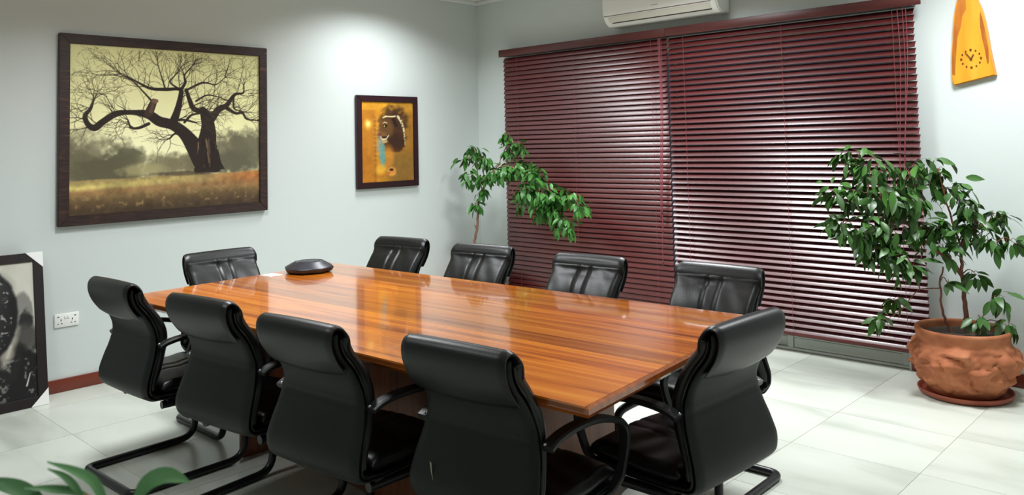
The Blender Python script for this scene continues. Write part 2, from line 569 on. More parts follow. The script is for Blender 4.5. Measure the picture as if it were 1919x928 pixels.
# ================================================================== chairs
SHELL = [(.008, .905), (.008, .87), (.018, .835), (.04, .80), (.065, .77), (.090, .728), (.104, .69), (.106, .655), (.095, .60), (.074, .54), (.056, .48), (.058, .43), (.09, .398), (.145, .387), (.22, .383), (.34, .385), (.45, .392), (.52, .386)]
NS = 90
SP = catmull(SHELL, NS)
tg = np.gradient(SP, axis=0)
tg /= np.linalg.norm(tg, axis=1)[:, None]
SN = np.stack([-tg[:, 1], tg[:, 0]], axis=1)          # towards the sitter
SLEN = np.r_[0, np.cumsum(np.linalg.norm(np.diff(SP, axis=0), axis=1))]


def half_w(z, y):
    w = float(np.interp(z, [.38, .43, .48, .55, .64, .70, .80, .92], [.240, .253, .255, .247, .228, .215, .209, .209]))
    if y > 0.12 and z < 0.45:
        w = 0.238
    return w


def loft(name, idx, lo_f, hi_f, width_f, nx=30, end_round=0.02):
    """closed loft following the S-shaped chair profile; lo/hi = offsets along the normal"""
    vs, fs = [], []
    top, ring = None, None
    xs = np.linspace(-1, 1, nx)
    s0, s1 = SLEN[idx[0]], SLEN[idx[-1]]
    for i in idx:
        p, n = SP[i], SN[i]
        w = width_f(i)
        e = min(SLEN[i] - s0, s1 - SLEN[i])
        k = math.sqrt(max(0.0, 1 - (1 - min(e / end_round, 1)) ** 2)) if end_round > 0 else 1
        k = max(k, 0.12)
        row_hi, row_lo = [], []
        for t in xs:
            edge = max(0.0, (abs(t) - 0.88) / 0.12)
            q = math.sqrt(max(0.0, 1 - edge ** 2))
            q = max(q, 0.15)
            lo, hi = lo_f(i, t), hi_f(i, t)
            mid = (lo + hi) / 2
            row_hi.append((w * t, *(p + n * (mid + (hi - mid) * q * k))))
            row_lo.append((w * t, *(p + n * (mid + (lo - mid) * q * k))))
        vs += row_hi + row_lo[::-1]
    m = 2 * nx
    L = len(idx)
    for a in range(L - 1):
        for b in range(m):
            fs.append((a * m + b, a * m + (b + 1) % m, (a + 1) * m + (b + 1) % m, (a + 1) * m + b))
    fs.append(tuple(range(m))[::-1])
    fs.append(tuple((L - 1) * m + b for b in range(m)))
    me = bpy.data.meshes.new(name)
    me.from_pydata(vs, [], fs)
    bm = bmesh.new()
    bm.from_mesh(me)
    bmesh.ops.recalc_face_normals(bm, faces=bm.faces)
    bm.to_mesh(me)
    bm.free()
    me.polygons.foreach_set('use_smooth', [True] * len(me.polygons))
    me.set_sharp_from_angle(angle=math.radians(60))
    return me


def flap_me():
    P = catmull([(.060, .845), (.0585, .878), (.046, .904), (.023, .922), (.002, .917), (-.008, .897), (-.006, .862), (.010, .822), (.034, .787), (.053, .764)], 40)
    t = np.gradient(P, axis=0)
    t /= np.linalg.norm(t, axis=1)[:, None]
    n = np.stack([t[:, 1], -t[:, 0]], axis=1)       # outward of the roll
    xs = np.linspace(-1, 1, 30)
    vs, fs = [], []
    m = 60
    for i in range(len(P)):
        sag = 0.012 * max(0, (i - 24) / 15)
        hi, lo = [], []
        for x in xs:
            edge = max(0.0, (abs(x) - 0.9) / 0.1)
            q = max(math.sqrt(max(0, 1 - edge ** 2)), 0.25)
            e = min(i, len(P) - 1 - i)
            k = 1 if e > 1 else 0.5 + 0.25 * e
            cr = 0.003 * (1 - x * x) if 8 < i else 0
            zoff = np.array([0, -sag * (1 - x * x)])
            w = 0.2225 - 0.013 * min(1, max(0, (i - 6) / 10))
            k *= 1 - 0.5 * max(0, (i - 16) / 23)
            hi.append((w * x, *(P[i] + n[i] * (0.0095 * q * k + cr) + zoff)))
            lo.append((w * x, *(P[i] - n[i] * (0.0095 * q * k - cr) + zoff)))
        vs += hi + lo[::-1]
    L = len(P)
    for a in range(L - 1):
        for b in range(m):
            fs.append((a * m + b, a * m + (b + 1) % m, (a + 1) * m + (b + 1) % m, (a + 1) * m + b))
    fs.append(tuple(range(m))[::-1])
    fs.append(tuple((L - 1) * m + b for b in range(m)))
    me = bpy.data.meshes.new('headrest')
    me.from_pydata(vs, [], fs)
    bm = bmesh.new()
    bm.from_mesh(me)
    bmesh.ops.recalc_face_normals(bm, faces=bm.faces)
    bm.to_mesh(me)
    bm.free()
    me.polygons.foreach_set('use_smooth', [True] * len(me.polygons))
    me.set_sharp_from_angle(angle=math.radians(60))
    return me


def idx_between(s0, s1):
    return [i for i in range(NS) if s0 <= SLEN[i] <= s1]


JUNC = SLEN[np.argmin(np.abs(SP[:, 1] - 0.45) + (SP[:, 0] > 0.15) * 9)]
chair_proto = empty('conference_chair')


def build_chair(root):
    wf = lambda i: half_w(SP[i][1], SP[i][0])
    seam_s = SLEN[np.argmin(np.abs(SP[:, 1] - 0.645) + (SP[:, 0] > 0.15) * 9)]

    def sh_lo(i, t):
        g = 0.0035 * math.exp(-((SLEN[i] - seam_s) / 0.006) ** 2)
        return -0.004 * (1 - t * t) + g - 0.002
    obj('back_shell', loft('back_shell', list(range(NS)), sh_lo, lambda i, t: 0.022, wf, 26, 0.012), M['shell'], root)

    def pleat(t, w):
        x = t * w
        g = math.exp(-((abs(x) - 0.034) / 0.006) ** 2)
        return -0.007 * g

    def b_hi(i, t):
        s = SLEN[i]
        z = SP[i][1]
        wr = 0.0025 * math.sin(40 * s + 5 * t) * (0.5 + 0.5 * math.sin(9 * t))
        return 0.066 + 0.012 * math.exp(-((z - 0.66) / 0.09) ** 2) + pleat(t, wf(i)) - 0.010 * max(0, abs(t) - 0.6) ** 2 + wr
    ib = idx_between(0.01, JUNC + 0.055)
    obj('backrest', loft('backrest', ib, lambda i, t: 0.024, b_hi, lambda i: wf(i) - 0.004 + 0.016 * max(0, min(1, (SP[i][1] - 0.72) / 0.15)), 44, 0.03), M['leather'], root)

    def s_hi(i, t):
        s = SLEN[i] - JUNC
        return 0.082 + 0.010 * (1 - t * t) + pleat(t, wf(i)) + 0.002 * math.sin(55 * s + 4 * t)
    isx = idx_between(JUNC + 0.10, SLEN[-1])
    obj('seat', loft('seat', isx, lambda i, t: 0.024, s_hi, lambda i: wf(i) - 0.002, 44, 0.05), M['leather'], root)
    obj('headrest', flap_me(), M['leather'], root)
    for sx in (-1, 1):
        pts = [(sx * (wf(i) + 0.0005), *(SP[i] + SN[i] * 0.023)) for i in range(2, NS - 1, 2)]
        obj('piping', tube_me('piping', pts, 0.0042, 6), M['leather'], root)
    # armrests: flat curved straps ending in a bolted steel tip
    prof = catmull([(.122, .636), (.155, .650), (.22, .660), (.30, .661), (.38, .653), (.46, .632), (.520, .606), (.548, .570), (.545, .52), (.522, .46), (.495, .415), (.470, .392), (.44, .385)], 46)
    tt = np.gradient(prof, axis=0)
    tt /= np.linalg.norm(tt, axis=1)[:, None]
    nn = np.stack([-tt[:, 1], tt[:, 0]], axis=1)
    for sx in (-1, 1):
        bm = bmesh.new()
        rings = []
        for i, (p, n) in enumerate(zip(prof, nn)):
            f = i / (len(prof) - 1)
            hw = 0.0225 if f < 0.55 else 0.0225 - 0.006 * min(1, (f - 0.55) * 4)
            th = 0.0105 if f < 0.6 else 0.009
            xc = sx * (0.258 - 0.006 * (1 - f)) if f < 0.86 else sx * (0.258 - 0.03 * (f - 0.86) / 0.14)
            sec = [(-hw, -th * .5), (-hw * .75, -th), (hw * .75, -th), (hw, -th * .5), (hw, th * .5), (hw * .75, th), (-hw * .75, th), (-hw, th * .5)]
            rings.append([bm.verts.new((xc + a, *(p + n * b))) for a, b in sec])
        for a, b in zip(rings, rings[1:]):
            for k in range(8):
                bm.faces.new((a[k], a[(k + 1) % 8], b[(k + 1) % 8], b[k]))
        bm.faces.new(rings[0][::-1])
        bm.faces.new(rings[-1])
        bmesh.ops.recalc_face_normals(bm, faces=bm.faces)
        ar = obj('armrest', finish(bm, 'armrest', 40), M['plastic'], root)
        bm = bmesh.new()
        bmesh.ops.create_uvsphere(bm, u_segments=10, v_segments=6, radius=0.006)
        tag(obj('bolt', finish(bm, 'bolt'), M['chrome'], ar, (sx * 0.244, 0.124, 0.648)), label='small steel bolt')
    # cantilever tube frame
    r = 0.018
    half = [(-.19, .16, .356), (-.215, .46, .356), (-.245, .545, .33), (-.245, .555, r), (-.245, 0.0, r)]
    path = half + [(-p[0], p[1], p[2]) for p in half[::-1]]
    P = round_path(path, 0.085, 7)
    # tighter rear corners
    f = [Vector(p) for p in path]
    a = round_path(f[:4] + [Vector((-.245, .2, r))], 0.09, 7)
    b = round_path([Vector((-.245, .2, r)), f[4], f[5], Vector((.245, .2, r))], 0.045, 6)
    c_ = round_path([Vector((.245, .2, r))] + f[6:], 0.09, 7)
    obj('frame', tube_me('frame', a + b[1:] + c_[1:], r, 12), M['black'], root)
    for yy in (0.20, 0.42):
        obj('seat_bracket', box_me('seat_bracket', -0.205, 0.205, yy - 0.02, yy + 0.02, 0.366, 0.384, 0.003, 1), M['black'], root)


build_chair(chair_proto)


def copy_tree(o, parent=None):
    c_ = o.copy()
    C.objects.link(c_)
    if parent is not None:
        c_.parent = parent
    for ch in list(o.children):
        copy_tree(ch, c_)
    return c_


CHAIRS = [  # x, y (rear crossbar on the floor), heading in degrees (0 faces the window wall)
    (1.78, -4.165, 2.5, 'black leather cantilever chair at the left end of the near row, beside the wall socket'),
    (2.565, -4.115, 7, 'second black leather cantilever chair from the left in the near row, back to the viewer'),
    (3.27, -4.10, 5, 'third black leather cantilever chair from the left in the near row, back to the viewer'),
    (3.955, -3.985, 5, 'black leather cantilever chair nearest the viewer, with a pale scratch low on its back'),
    (4.48, -3.13, 87, 'black leather cantilever chair alone at the right head of the table, seen from its side'),
    (1.14, -3.31, -90, 'black leather cantilever chair at the far left head of the table, below the tree painting'),
    (1.60, -2.255, 187, 'leftmost black leather cantilever chair of the far row, below the small lion painting'),
    (2.32, -2.225, 187, 'black leather cantilever chair of the far row standing in front of the thin corner ficus'),
    (3.12, -2.225, 183.5, 'black leather cantilever chair of the far row in front of the left blind'),
    (3.83, -2.145, 181, 'black leather cantilever chair of the far row in front of the right blind'),
]
for i, (x, y, a, lb) in enumerate(CHAIRS):
    o = chair_proto if i == 0 else copy_tree(chair_proto)
    o.location = (x, y, 0)
    o.rotation_euler = (0, 0, math.radians(a))
    tag(o, lb, 'chair', 'black leather conference chairs around the table')
    if i == 3:
        bm = bmesh.new()
        vs = [bm.verts.new(v) for v in ((-.157, .0555, .535), (-.150, .0555, .531), (-.145, .0535, .50), (-.140, .0525, .478), (-.149, .0535, .502))]
        bm.faces.new(vs)
        g = bmesh.ops.extrude_face_region(bm, geom=bm.faces[:])
        for v in g['geom']:
            if isinstance(v, bmesh.types.BMVert):
                v.co.y -= 0.0012
        bmesh.ops.recalc_face_normals(bm, faces=bm.faces)
        tag(obj('scratch', finish(bm, 'scratch'), mat('bare_scratch', rgb(150, 146, 120), 0.7), o), label='pale torn scratch')


# ================================================================== table-top things
def octo(r, z, n=8, ph=PI / 8):
    return [(r * math.cos(ph + 2 * PI * k / n), r * math.sin(ph + 2 * PI * k / n), z) for k in range(n)]


ph = empty('conference_phone', (1.475, -2.895, TZ + 0.0005), 0.3, label='black octagonal conference speakerphone on the far left of the table', cat='phone')
vs, fs = [], []
rg = [(0.118, 0.0), (0.140, 0.008), (0.152, 0.026), (0.150, 0.032), (0.092, 0.063), (0.086, 0.066), (0.078, 0.062)]
for r, z in rg:
    vs += octo(r, z)
for i in range(len(rg) - 1):
    for k in range(8):
        fs.append((i * 8 + k, i * 8 + (k + 1) % 8, (i + 1) * 8 + (k + 1) % 8, (i + 1) * 8 + k))
fs += [tuple(range(8))[::-1], tuple(range((len(rg) - 1) * 8, len(rg) * 8))]
me = mesh_pd('housing', vs, fs, angle=28)
bm = bmesh.new()
bm.from_mesh(me)
bmesh.ops.bevel(bm, geom=bm.edges[:], offset=0.002, segments=2, affect='EDGES')
obj('housing', finish(bm, 'housing'), mat('phone_plastic', rgb(38, 38, 46), 0.35), ph)
obj('speaker_grille', lathe_me('speaker_grille', [(0.062, 0.0628), (0.062, 0.0642), (0.055, 0.0655), (0.001, 0.0665)], 32), M['plastic'], ph)
for k in range(4):
    a = k * PI / 2 + 0.4
    obj('foot', lathe_me('foot', [(0.010, 0.0), (0.010, 0.004)], 12), M['black'], ph, (0.09 * math.cos(a), 0.09 * math.sin(a), -0.0004))
tag(obj('note_card', box_me('note_card', -0.055, 0.055, -0.042, 0.042, 0.0, 0.0012, 0.0003, 1), M['card'], None, (1.398, -3.10, TZ + 0.0004), (0, 0, 0.06)),
    'small blank white card lying on the table left of the speakerphone', 'card')


# ================================================================== pictures: numpy painters
def vnoise(h, w, cells, seed):
    r = np.random.RandomState(seed)
    cy, cx_ = cells
    g = r.rand(cy + 2, cx_ + 2)
    yy, xx = np.linspace(0, cy, h, endpoint=False), np.linspace(0, cx_, w, endpoint=False)
    y0, x0 = yy.astype(int), xx.astype(int)
    fy, fx = (yy - y0)[:, None], (xx - x0)[None, :]
    fy, fx = fy * fy * (3 - 2 * fy), fx * fx * (3 - 2 * fx)
    a, b = g[y0][:, x0], g[y0][:, x0 + 1]
    c_, d = g[y0 + 1][:, x0], g[y0 + 1][:, x0 + 1]
    return (a * (1 - fx) + b * fx) * (1 - fy) + (c_ * (1 - fx) + d * fx) * fy


def fbm(h, w, cells, seed, octv=4):
    o, amp, tot = 0, 1.0, 0
    for k in range(octv):
        o = o + amp * vnoise(h, w, (cells[0] * 2 ** k, cells[1] * 2 ** k), seed + k)
        tot += amp
        amp *= 0.55
    return o / tot


class Canvas:
    def __init__(self, w, h, aspect_w, aspect_h):
        self.w, self.h, self.W, self.H = w, h, aspect_w, aspect_h
        self.im = np.zeros((h, w, 3))
        self.Y, self.X = np.mgrid[0:h, 0:w]
        self.X = (self.X + 0.5) / w * aspect_w
        self.Y = (self.Y + 0.5) / h * aspect_h

    def mix(self, mask, col):
        m = np.clip(mask, 0, 1)[..., None]
        self.im = self.im * (1 - m) + np.asarray(col, float) * m

    def capsule(self, x0, y0, x1, y1, w0, w1, soft):
        pad = max(w0, w1) / 2 + soft * 2
        ix0 = max(0, int((min(x0, x1) - pad) / self.W * self.w))
        ix1 = min(self.w, int((max(x0, x1) + pad) / self.W * self.w) + 2)
        iy0 = max(0, int((min(y0, y1) - pad) / self.H * self.h))
        iy1 = min(self.h, int((max(y0, y1) + pad) / self.H * self.h) + 2)
        if ix1 <= ix0 or iy1 <= iy0:
            return None
        X, Y = self.X[iy0:iy1, ix0:ix1], self.Y[iy0:iy1, ix0:ix1]
        dx, dy = x1 - x0, y1 - y0
        l2 = dx * dx + dy * dy + 1e-9
        t = np.clip(((X - x0) * dx + (Y - y0) * dy) / l2, 0, 1)
        d = np.hypot(X - x0 - t * dx, Y - y0 - t * dy)
        r = (w0 + (w1 - w0) * t) / 2
        m = np.clip((r - d) / soft + 0.5, 0, 1) * np.minimum(1, (w0 + w1) / soft / 1.1)
        return (slice(iy0, iy1), slice(ix0, ix1)), np.clip(m, 0, 1)

    def stroke(self, pts, col, soft):
        for (x0, y0, w0), (x1, y1, w1) in zip(pts, pts[1:]):
            r = self.capsule(x0, y0, x1, y1, w0, w1, soft)
            if r is None:
                continue
            sl, m = r
            self.im[sl] = self.im[sl] * (1 - m[..., None]) + np.asarray(col, float) * m[..., None]

    def blob(self, cx_, cy, rx, ry, col, edge=0.4, alpha=1.0, nz=None):
        d = np.hypot((self.X - cx_) / rx, (self.Y - cy) / ry)
        if nz is not None:
            d = d + nz
        self.mix(alpha * np.clip((1 - d) / edge + 0.5, 0, 1), col)

    def mesh(self, name, width, height):
        """grid in the local XZ plane facing -Y, centred"""
        w, h = self.w, self.h
        xs = np.linspace(-width / 2, width / 2, w)
        zs = np.linspace(height / 2, -height / 2, h)
        co = np.zeros((h, w, 3), dtype=np.float32)
        co[..., 0] = xs[None, :]
        co[..., 2] = zs[:, None]
        me = bpy.data.meshes.new(name)
        me.vertices.add(w * h)
        me.vertices.foreach_set('co', co.ravel())
        i = np.arange(w * h).reshape(h, w)
        q = np.stack([i[1:, :-1], i[1:, 1:], i[:-1, 1:], i[:-1, :-1]], axis=-1).reshape(-1, 4)
        nf = len(q)
        me.loops.add(nf * 4)
        me.loops.foreach_set('vertex_index', q.ravel().astype(np.int32))
        me.polygons.add(nf)
        me.polygons.foreach_set('loop_start', (np.arange(nf) * 4).astype(np.int32))
        me.update(calc_edges=True)
        at_ = me.color_attributes.new('paint', 'FLOAT_COLOR', 'POINT')
        col = np.ones((h, w, 4), dtype=np.float32)
        col[..., :3] = s2l(np.clip(self.im, 0, 255))
        at_.data.foreach_set('color', col.ravel())
        me.validate()
        return me


def paint_tree():
    # drawing units: the 792 x 700 sheet the sketch was measured on
    cv = Canvas(400, 350, 792, 700)
    X, Y = cv.X, cv.Y
    n1, n2, n3 = fbm(350, 400, (5, 6), 1), fbm(350, 400, (14, 16), 5), fbm(350, 400, (40, 46), 9, 3)

    def px(x, y):
        u = (x - 112) / 792
        t, b = 102 + 58 * u, 837 - 62 * u
        return u * 792, (y - t) / (b - t) * 700
    # sky
    g = np.clip(Y / 480, 0, 1)[..., None]
    cv.im = (1 - g) * np.array([205, 203, 146]) + g * np.array([226, 222, 172])
    gl_ = np.exp(-(((X - 290) / 260) ** 2 + ((Y - 430) / 170) ** 2))[..., None]
    cv.im = cv.im * (1 - 0.5 * gl_) + np.array([238, 236, 196]) * 0.5 * gl_
    cv.im *= (0.96 + 0.08 * n1[..., None])
    # misty bushes
    nz = (n2 - 0.5) * 1.0 + (n3 - 0.5) * 0.5
    for (bx, by, rx, ry, col, al) in ((70, 470, 100, 100, (122, 118, 92), .9), (40, 500, 90, 80, (96, 92, 70), .9), (205, 490, 80, 85, (84, 82, 62), .92), (150, 515, 120, 60, (84, 80, 60), .9),
                                      (350, 500, 90, 48, (120, 114, 86), .9), (450, 500, 110, 50, (112, 104, 78), .9), (520, 505, 80, 45, (104, 96, 72), .9),
                                      (660, 470, 110, 95, (112, 108, 84), .92), (740, 450, 100, 110, (96, 92, 72), .92), (640, 510, 120, 55, (88, 84, 66), .92), (280, 520, 90, 25, (150, 142, 100), .8)):
        cv.blob(bx, by, rx, ry, col, 0.6, al, nz)
    # field
    hor = 552 - 0.012 * (X - 250) + 10 * (n1 - 0.5)
    f = np.clip((Y - hor) / 6, 0, 1)
    cv.mix(f, (150, 128, 82))
    lit = np.exp(-((Y - (588 - 0.055 * (X - 100))) / 16) ** 2) * np.clip(1 - X / 560, 0, 1)
    cv.mix(lit * 0.9 * f, (206, 192, 112))
    cv.mix(f * np.clip((X - 520) / 200, 0, 1) * np.exp(-((Y - 570) / 40) ** 2) * .8, (160, 96, 50))
    d = np.clip((Y - 590) / 110, 0, 1)
    cv.mix(f * d ** .7 * .85, (98, 70, 44))
    cv.mix(f * np.clip((Y - 610) / 70, 0, 1) * .85, (62, 50, 37))
    cv.mix(np.exp(-((Y - (610 - .02 * X)) / 14) ** 2) * f * .5, (134, 94, 62))
    cv.im *= (1 + f[..., None] * (0.25 * (n2 - 0.5) + 0.35 * (n3 - 0.5))[..., None])
    cv.mix(f * np.clip((n3 - 0.62) * 8, 0, 1) * np.exp(-((Y - 655) / 26) ** 2) * .5, (170, 140, 90))
    # shadow beside the trunk
    x0, y0 = px(560, 655)
    cv.blob(x0, y0, 130, 10, (66, 52, 38), .8, .8)
    dark = (38, 29, 25)
    K = 1.02

    def st(pts, col=dark, soft=2.4):
        P = catmull(np.array([(*px(x, y), w * K) for x, y, w in pts]), max(6, len(pts) * 5))
        cv.stroke([tuple(p) for p in P], col, soft)
        return P
    limbs = []
    before = cv.im.copy()
    r = np.random.RandomState(3)
    big = [
        [(668, 640, 96), (666, 600, 96), (655, 550, 88), (662, 500, 74), (664, 455, 58), (656, 418, 50), (640, 388, 30)],
        [(640, 600, 90), (604, 545, 72), (562, 490, 52), (512, 452, 44), (455, 436, 42), (412, 408, 36), (345, 398, 20), (285, 404, 24), (235, 438, 25), (205, 464, 26), (180, 448, 20), (170, 412, 17), (190, 382, 11), (200, 345, 6)],
        [(508, 452, 38), (527, 400, 29), (540, 350, 23), (546, 306, 18), (530, 298, 13), (480, 300, 14), (420, 296, 12), (372, 272, 8), (330, 246, 5)],
        [(544, 304, 14), (565, 268, 9), (560, 240, 6), (590, 205, 4)],
        [(568, 302, 14), (580, 340, 17), (600, 382, 22), (645, 396, 24)],
        [(682, 425, 30), (710, 386, 28), (748, 368, 21), (785, 324, 13), (825, 317, 8), (830, 300, 5)],
        [(745, 378, 18), (790, 402, 12), (822, 400, 10), (842, 426, 8), (890, 432, 5)],
        [(780, 330, 10), (782, 380, 7), (810, 392, 5)],
        [(556, 502, 14), (522, 488, 8), (498, 508, 6)],
        [(515, 432, 11), (560, 430, 9), (604, 440, 7)], [(560, 440, 10), (590, 410, 8), (640, 400, 8)],
        [(412, 446, 13), (372, 464, 11), (342, 462, 8), (330, 430, 5)],
        [(420, 345, 8), (390, 310, 6), (345, 262, 5), (300, 235, 4)],
        [(575, 300, 9), (640, 272, 8), (700, 280, 4), (740, 250, 3)],
        [(610, 350, 8), (660, 325, 6), (720, 335, 4)],
        [(540, 300, 8), (500, 270, 6), (520, 240, 4)],
        [(480, 300, 7), (465, 250, 5), (450, 200, 3)],
    ]
    for b in big:
        limbs.append(st(b))
    # cut stub, bark folds
    st([(412, 402, 34), (424, 372, 30), (432, 352, 26)], (58, 44, 36))
    st([(432, 352, 20), (444, 349, 14)], (112, 84, 66))
    st([(420, 395, 14), (430, 360, 10)], (84, 64, 52))
    for k in range(26):
        xx = 618 + r.rand() * 95
        yy = 505 + r.rand() * 60
        tone = r.choice([18, 30, 62, 96])
        st([(xx, yy, 5), (xx + r.uniform(-12, 12), yy + 45, 7), (xx + r.uniform(-8, 24) + (xx - 665) * .15, yy + 100, 3)] if yy < 545 else [(xx, yy, 4), (xx + 6, yy + 40, 5), (xx + 10, yy + 80, 3)], (tone + 12, tone * .82 + 8, tone * .66 + 6), 2.2)
    gm = np.clip((Y - (541 + 6 * (n2 - .5) + 14 * (n3 - .5))) / 5, 0, 1)[..., None]
    cv.im = cv.im * (1 - gm) + before * gm
    st([(700, 560, 18), (715, 610, 14), (735, 636, 6)])
    st([(640, 560, 40), (630, 600, 34), (624, 640, 26)])
    st([(614, 640, 26), (650, 640, 20)])
    st([(650, 642, 16), (700, 634, 16), (726, 634, 6)])
    st([(690, 580, 40), (706, 630, 20)])
    # twigs
    cx0, cy0 = px(520, 420)

    def twig(x, y, a, ln, w, depth):
        if depth == 0 or ln < 8 or y < 8 or x < 6 or x > 786 or y > 455:
            return
        n = 3
        for k in range(n):
            a2 = a + r.uniform(-.42, .42)
            x2, y2 = x + math.cos(a2) * ln / n, y + math.sin(a2) * ln / n
            if y2 < 6:
                return
            cv.stroke([(x, y, w), (x2, y2, w * .8)], dark if w > 2 else (66, 56, 42), 1.6)
            x, y, w, a = x2, y2, w * .8, a2
            if r.rand() < .5:
                twig(x, y, a + r.choice([-1, 1]) * r.uniform(.35, .95), ln * r.uniform(.45, .75), max(w * .8, .8), depth - 1)
        twig(x, y, a + r.uniform(-.5, .5), ln * .7, max(w * .85, 1.0), depth - 1)
    for li, P in enumerate(limbs):
        if li == 0:
            continue
        for q in P[2:]:
            wq = q[2]
            if wq > 34 or r.rand() < (.80 if wq > 12 else .70):
                continue
            out = math.atan2(q[1] - cy0 - 70, q[0] - cx0)
            a = out + r.uniform(-.9, .9)
            if math.sin(a) > .35:
                a = -a
            twig(q[0], q[1], a, r.uniform(45, 100), min(4.2, max(1.9, wq * .3)), 3)
        q = P[-1]
        for k in range(3):
            a = math.atan2(P[-1][1] - P[-3][1], P[-1][0] - P[-3][0]) + r.uniform(-.7, .7)
            twig(q[0], q[1], a, r.uniform(50, 90), 3.0, 4)
    for (x, y, a, ln) in ((190, 385, -2.4, 80), (175, 420, 2.6, 70), (190, 385, -1.2, 90), (330, 430, 2.2, 60), (345, 262, -2.9, 110), (330, 246, -2.8, 120), (200, 345, -1.0, 90), (280, 405, -2.0, 60), (370, 180, -1.5, 40), (300, 430, 1.9, 45), (250, 330, -2.5, 80), (740, 250, -1.2, 90), (825, 300, -1.0, 70), (800, 310, -1.6, 110), (850, 320, -.2, 50), (690, 290, -.9, 110), (890, 432, .4, 30), (580, 240, -1.4, 60), (640, 270, -1.0, 90), (450, 200, -2.0, 60), (500, 510, 2.9, 40), (520, 490, 3.3, 50)):
        twig(*px(x, y), a, ln, 3.0, 4)
    cv.im = np.minimum(cv.im * 1.10, 250)
    return cv.im, cv


def picture(name, y1, y2, z1, z2, fw, depth, fm, cv, label, standoff=0.004):
    """framed picture on the left wall; outer rectangle y1..y2 (y1 nearer the viewer side)"""
    W, H = y2 - y1, z2 - z1
    root = empty(name, (standoff, (y1 + y2) / 2, z1), PI / 2, label=label, cat='painting')
    # local x -> world y, local -y -> world +x
    for nm, poly in (('frame_rail', 'top'), ('frame_rail', 'bottom'), ('frame_stile', 'left'), ('frame_stile', 'right')):
        bm = bmesh.new()
        if poly in ('top', 'bottom'):
            zo, zi = (H, H - fw) if poly == 'top' else (0, fw)
            q = [(-W / 2, zo), (W / 2, zo), (W / 2 - fw, zi), (-W / 2 + fw, zi)]
        else:
            xo, xi = (-W / 2, -W / 2 + fw) if poly == 'left' else (W / 2, W / 2 - fw)
            q = [(xo, 0), (xo, H), (xi, H - fw), (xi, fw)]
        fr = [bm.verts.new((x, -depth, z)) for x, z in q]
        bk = [bm.verts.new((x, 0, z)) for x, z in q]
        bm.faces.new(fr)
        bm.faces.new(bk[::-1])
        for i in range(4):
            bm.faces.new((fr[i], fr[(i + 1) % 4], bk[(i + 1) % 4], bk[i]))
        bmesh.ops.recalc_face_normals(bm, faces=bm.faces)
        bmesh.ops.bevel(bm, geom=bm.edges[:], offset=0.003, segments=2, affect='EDGES')
        obj(nm, finish(bm, nm), fm, root)
    obj('backing_board', box_me('backing_board', -W / 2 + fw * .4, W / 2 - fw * .4, -depth * .55, -0.002, fw * .4, H - fw * .4), M['board'], root)
    obj('canvas', cv.mesh('canvas', W - 2 * fw + 0.004, H - 2 * fw + 0.004), M['paint'], root, (0, -depth * .62, H / 2))
    return root


im, cvt = paint_tree()
picture('framed_painting', -3.836, -2.343, 1.055, 2.320, 0.066, 0.034, M['frame'], cvt, 'large dark framed landscape painting of a gnarled bare tree on the left wall')


